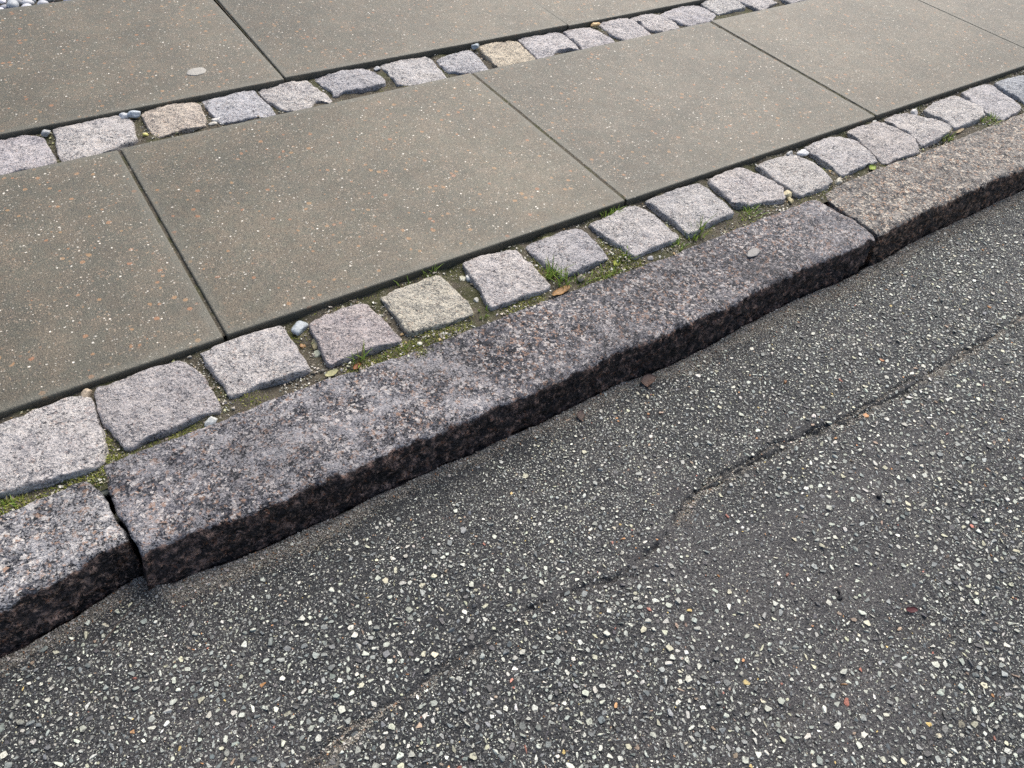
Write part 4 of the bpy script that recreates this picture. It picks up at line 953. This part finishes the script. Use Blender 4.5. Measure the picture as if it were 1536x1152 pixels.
# ------------------------------------------------------------------ leaves and twigs
def leaf(x, y, z, L, W, tint, label, rot, seed, tilt=(0, 0), curl=0.15, name='leaf', cat='leaf', ragged=0.12):
    nu, nv = 14, 7
    u = np.linspace(0, 1, nu)[:, None] * np.ones((1, nv)); v = np.linspace(-1, 1, nv)[None, :] * np.ones((nu, 1))
    wid = np.sin(np.pi * np.clip(u * 0.92 + 0.05, 0, 1)) ** 0.6
    wid = wid * (1 + ragged * fbm(u * 7 + seed, v * 1.2, 0, seed, 2))
    X = (u - 0.5) * L; Y = v * wid * W / 2
    Z = curl * W * (v ** 2) * 0.6 + curl * L * (u - 0.5) ** 2 + 0.0006 * fbm(X * 200, Y * 200, 0, seed, 2)
    top = np.stack([X, Y, Z + 0.00035], -1).reshape(-1, 3); bot = np.stack([X, Y, Z], -1).reshape(-1, 3)
    k = nu * nv; F = grid_faces(nu, nv)
    rim = [i * nv for i in range(nu)] + [(nu - 1) * nv + j for j in range(1, nv)] + [i * nv + nv - 1 for i in range(nu - 2, -1, -1)] + [j for j in range(nv - 2, 0, -1)]
    side = np.array([[rim[i], rim[(i + 1) % len(rim)], rim[(i + 1) % len(rim)] + k, rim[i] + k] for i in range(len(rim))])
    C = np.tile(np.array(tint), (2 * k, 1)) * (1 + 0.25 * fbm(np.concatenate([X, X]).ravel() * 250, np.concatenate([Y, Y]).ravel() * 250, 0, seed, 2))[:, None]
    o = add(name, raw_mesh(name, np.concatenate([top, bot]), np.concatenate([F[:, ::-1], F + k, side]), True, np.clip(C, 0.003, 0.8)), M_LEAF, None, (x, y, z), (tilt[0], tilt[1], rot))
    return tag(o, label, cat, 'bits of leaf on the ground')
def scrap(x, y, z, poly, tint, label, rot, seed, tilt):
    P = np.array(poly); n = 30; m = len(P); t = np.arange(n) / n * m; i = t.astype(int); f = (t - i)[:, None]
    O = P[i] * (1 - f) + P[(i + 1) % m] * f; c = O.mean(0); rings = []
    for s in (1.0, 0.72, 0.42, 0.15):
        q = c + (O - c) * s
        rings.append(np.stack([q[:, 0], q[:, 1], 0.0022 * fbm(q[:, 0] * 70 + seed, q[:, 1] * 70, 0, seed, 2)], 1))
    T = np.concatenate(rings); k = len(T); B = T - np.array([0, 0, 0.0004])
    F = grid_faces(4, n, True).tolist(); F.append([3 * n + i for i in range(n)])
    Fb = [[j + k for j in f][::-1] for f in F]; S = [[i, i + k, (i + 1) % n + k, (i + 1) % n][::-1] for i in range(n)]
    C = np.tile(np.array(tint), (2 * k, 1)) * (1 + 0.22 * fbm(np.concatenate([T, B])[:, 0] * 260, np.concatenate([T, B])[:, 1] * 260, 0, seed, 2))[:, None]
    o = add('leaf', raw_mesh('leaf', np.concatenate([T, B]), F + Fb + S, True, C), M_LEAF, None, (x, y, z), (tilt[0], tilt[1], rot))
    return tag(o, label, 'leaf', 'bits of leaf on the ground')
scrap(0.582, -0.343, ROAD_Z + 0.006, [(-.014, -.008), (.004, -.010), (.015, -.007), (.013, .006), (.002, .010), (-.012, .008)], (0.20, 0.135, 0.11), 'reddish brown leaf scrap leaning on the kerb foot', 0.30, 1, (0.12, 0.05))
scrap(0.434, -0.348, ROAD_Z + 0.007, [(-.010, -.005), (.005, -.007), (.011, .001), (.004, .006), (-.006, .007)], (0.15, 0.11, 0.095), 'small brown leaf scrap on the road by the dark kerb face', 0.6, 2, (0.3, 0))
leaf(0.624, -0.848, ROAD_Z + 0.004, 0.017, 0.008, (0.11, 0.035, 0.04), 'dark red leaf scrap on the asphalt', -0.5, 3, (0.15, 0), 0.2)
leaf(0.532, -0.146, -0.0125, 0.042, 0.013, (0.42, 0.24, 0.10), 'orange dead leaf lying between grass tuft and kerb', 0.12, 4, (0.1, 0), 0.1)
leaf(0.668, -0.131, -0.0145, 0.018, 0.013, (0.42, 0.46, 0.10), 'yellow-green leaf in the joint between middle cobbles', 0.4, 5, (0.25, 0.1), 0.3)
leaf(1.409, -0.138, -0.0135, 0.024, 0.015, (0.35, 0.44, 0.09), 'light green leaf against the far kerb stone', 0.2, 6, (0.2, 0), 0.3)
leaf(0.111, -0.132, -0.0145, 0.022, 0.010, (0.50, 0.48, 0.26), 'pale yellow leaf between the third cobble and kerb', 0.1, 7, (0.15, 0), 0.1)
leaf(0.150, -0.137, -0.0155, 0.016, 0.008, (0.30, 0.12, 0.05), 'rusty brown leaf at the foot of a grass tuft', 0.5, 8, (0.2, 0), 0.2)
leaf(0.595, -0.012, -0.0120, 0.022, 0.009, (0.22, 0.22, 0.10), 'olive dead leaf under the slab edge', 0.1, 10, (0.2, 0), 0.2)
leaf(1.77, -0.128, -0.013, 0.040, 0.008, (0.46, 0.36, 0.22), 'straw coloured leaf strip beside the far kerb', 0.1, 12, (0.15, 0), 0.1)

def tube(path, rad, name, tint, label, cat='twig', z0=0):
    P = np.array(path, float); n = len(P); k = 6; V = []
    T = np.gradient(P, axis=0); T /= np.linalg.norm(T, axis=1, keepdims=True)
    A = np.cross(T, [0, 0, 1.0]); A /= np.linalg.norm(A, axis=1, keepdims=True); B = np.cross(A, T)
    for i in range(n):
        r = rad * (1 - 0.6 * i / n)
        for j in range(k):
            a = j / k * 6.28318; V.append(P[i] + r * (math.cos(a) * A[i] + math.sin(a) * B[i]))
    V = np.array(V); c = P[0]
    o = add(name, raw_mesh(name, V - c, grid_faces(n, k, True).tolist() + [tuple(range(k)), tuple(range((n - 1) * k, n * k))[::-1]], True, np.tile(np.array(tint), (len(V), 1))), M_GRIT, None, tuple(c))
    return tag(o, label, cat)
tube([(-0.030 + 0.045 * t, -0.360 + 0.010 * math.sin(t * 2.6), ROAD_Z + 0.003 + 0.002 * math.sin(t * 3)) for t in np.linspace(0, 1, 14)], 0.0008, 'twig', (0.015, 0.013, 0.012), 'thin black bent twig on the road near the kerb')
tube([(0.205 + 0.004 * math.cos(t * 4), -0.010 + 0.010 * t, -0.018 + 0.010 * math.sin(t * 3)) for t in np.linspace(0, 1, 12)], 0.0005, 'root', (0.42, 0.34, 0.25), 'pale curled root hair under the slab edge', 'root')
tube([(-0.285 + 0.055 * t, -0.345 + 0.030 * t + 0.004 * math.sin(t * 3), ROAD_Z + 0.006) for t in np.linspace(0, 1, 12)], 0.0009, 'twig', (0.07, 0.05, 0.04), 'brown twig at the foot of the nearest kerb stone')

# ------------------------------------------------------------------ grass tufts
def grass(x, y, n, h, spread, label, seed, z=None):
    rs = random.Random(seed); V, F, C = [], [], []
    for b in range(n):
        a = rs.uniform(0, 6.283); r = spread * math.sqrt(rs.random()) * 0.5
        bx, by = math.cos(a) * r, math.sin(a) * r * 0.6
        L = h * rs.uniform(0.55, 1.2); out = rs.uniform(0.15, 0.9); d = rs.uniform(0, 6.283) if rs.random() < .4 else a + rs.uniform(-.6, .6)
        w = rs.uniform(0.0007, 0.0015); cx, cy = -math.sin(d), math.cos(d)
        g0 = rs.random(); tint = np.array([0.13, 0.22, 0.04]) * (1 - g0) + np.array([0.34, 0.46, 0.09]) * g0
        if rs.random() < 0.12: tint = np.array([0.30, 0.27, 0.12])
        o = len(V); seg = 5
        for s in range(seg + 1):
            t = s / seg; reach = out * L * t ** 1.6; up = L * (t - 0.35 * out * t * t)
            ww = w * (1 - t ** 2.2) + 0.00008
            px, py, pz = bx + math.cos(d) * reach, by + math.sin(d) * reach, up - 0.001
            V += [(px + cx * ww, py + cy * ww, pz), (px, py, pz - ww * 0.35), (px - cx * ww, py - cy * ww, pz)]
            C += [tint * (0.8 + 0.3 * t)] * 3
        for s in range(seg):
            q = o + s * 3
            F += [(q, q + 1, q + 4, q + 3), (q + 1, q + 2, q + 5, q + 4)]
    zz = float(bed_z(np.array([x]), np.array([y]))[0]) if z is None else z
    o = add('grass_tuft', raw_mesh('grass_tuft', V, F, True, np.array(C)), M_GRASS, None, (x, y, zz))
    return tag(o, label, 'grass', 'grass tufts in the joints')
grass(0.157, -0.131, 14, 0.030, 0.022, 'small grass tuft below the reddish grey cobble', 1)
grass(0.541, -0.104, 26, 0.040, 0.022, 'tall grass tuft in the joint right of the notched cobble', 2)
grass(0.556, -0.131, 30, 0.030, 0.045, 'spreading grass clump at the kerb above the orange leaf', 3)
grass(0.590, -0.141, 16, 0.017, 0.035, 'short sparse grass right of the grass clump at the kerb', 4)
grass(0.752, -0.006, 44, 0.021, 0.040, 'bright dense grass tuft against the slab corner', 5, -0.016)
grass(0.868, -0.133, 36, 0.024, 0.055, 'low grass clump below the cobble in the centre joint', 6)
grass(0.884, -0.128, 8, 0.045, 0.010, 'few upright grass blades in front of a middle cobble', 7)
grass(1.020, -0.135, 40, 0.018, 0.060, 'mossy grass patch below the wedge shaped cobble', 8)
grass(1.712, -0.133, 26, 0.024, 0.040, 'grass tuft beside the far kerb, nearer of two', 9)
grass(1.900, -0.133, 44, 0.018, 0.070, 'flat bright grass patch beside the far kerb near the frame edge', 10)
grass(0.300, -0.006, 7, 0.020, 0.020, 'few thin grass blades under the slab edge at the yellowish cobble', 11)
grass(0.352, -0.004, 10, 0.018, 0.025, 'tiny grass blades at the top corner of the yellowish cobble', 12)
grass(0.695, -0.128, 24, 0.016, 0.040, 'short yellowish grass around the fallen yellow-green leaf', 13)
grass(-0.330, -0.147, 22, 0.012, 0.030, 'tiny green grass patch at the left frame edge by the kerb', 14)

grass(0.640, -0.150, 26, 0.016, 0.050, 'short grass along the kerb right of the sparse patch', 15)
grass(0.215, -0.140, 14, 0.012, 0.040, 'tiny grass shoots along the kerb below the reddish grey cobble', 16)
grass(0.375, -0.128, 16, 0.012, 0.040, 'tiny grass shoots at the lower corner of the yellowish cobble', 17)
grass(0.806, -0.146, 18, 0.014, 0.040, 'thin grass between kerb and the cobble left of the centre clump', 18)

# ------------------------------------------------------------------ pebble bed beyond the slabs
me = flat_box('planting_bed', -6, 8, 1.312, 6.0, -0.14, -0.030)
tag(add('planting_bed', me, M_SOIL), 'dark earth bed beyond the far slabs', kind='structure')
rs = random.Random(9)
pts = []
tries = 0
while len(pts) < 620 and tries < 30000:
    tries += 1
    px, py, pr = rs.uniform(-0.6, 0.9), rs.uniform(1.325, 1.62), rs.uniform(0.009, 0.015)
    if all((px - a) ** 2 + (py - b) ** 2 > (0.82 * (pr + c)) ** 2 for a, b, c in pts): pts.append((px, py, pr))
PEB = []
for s in range(8):
    PEB.append((s, pebble_mesh(500 + s, (1.25, 0.9, 0.7), (1, 1, 1), 2, 0.14)))
GRAVEL = [(5, (0.62, 0.63, 0.66)), (3, (0.42, 0.44, 0.48)), (2, (0.22, 0.24, 0.27)), (2, (0.60, 0.54, 0.46)), (1, (0.10, 0.105, 0.12)), (0.6, (0.30, 0.18, 0.14))]
gc = pick_colors(len(pts), GRAVEL, 0.12)
far = []
def gravel_label(c):
    v = float(np.mean(c))
    tone = 'tan' if c[0] > c[2] * 1.12 and v > 0.3 else 'brown' if c[0] > c[2] * 1.12 else 'white' if v > 0.52 else 'light grey' if v > 0.34 else 'slate grey' if v > 0.15 else 'blackish'
    return tone + ' rounded pebble in the stone bed beyond the far slab, top left'
for i, (px, py, pr) in enumerate(pts):
    P = np.array([[px, py, -0.012]]); s, _ = in_view(P, 0.004)
    if s[0]:
        shape = pebble_mesh(600 + i, (pr * rs.uniform(1.0, 1.3), pr * rs.uniform(0.8, 1.0), pr * 0.72), gc[i], 2, 0.12)
        o = add('bed_pebble', shape, M_PEBBLE, None, (px, py, -0.030 + pr * 0.72 + rs.uniform(0, 0.012)), (rs.uniform(-.3, .3), rs.uniform(-.3, .3), rs.uniform(0, 6.28)))
        tag(o, gravel_label(gc[i]), 'pebble', 'pebbles in the bed beyond the slabs')
    else:
        far.append(i)
fp = np.array([[pts[i][0], pts[i][1], -0.030 + pts[i][2] * 0.6] for i in far]); fr = np.array([pts[i][2] for i in far])
bm = bmesh.new(); bmesh.ops.create_icosphere(bm, subdivisions=2, radius=1.0)
V0 = np.array([v.co[:] for v in bm.verts]); F0 = np.array([[v.index for v in f.verts] for f in bm.faces]); bm.free()
V, F, C = scatter_mesh([(V0, F0)], fp, fr * 1.2, RNG.uniform(0, 6.28, len(far)), RNG.uniform(0.7, 1, len(far)), fr * 0.75, gc[far])
tag(add('gravel', raw_mesh('gravel', V, F, True, C), M_PEBBLE), 'mixed pale gravel beyond the far slabs', 'gravel', kind='stuff')
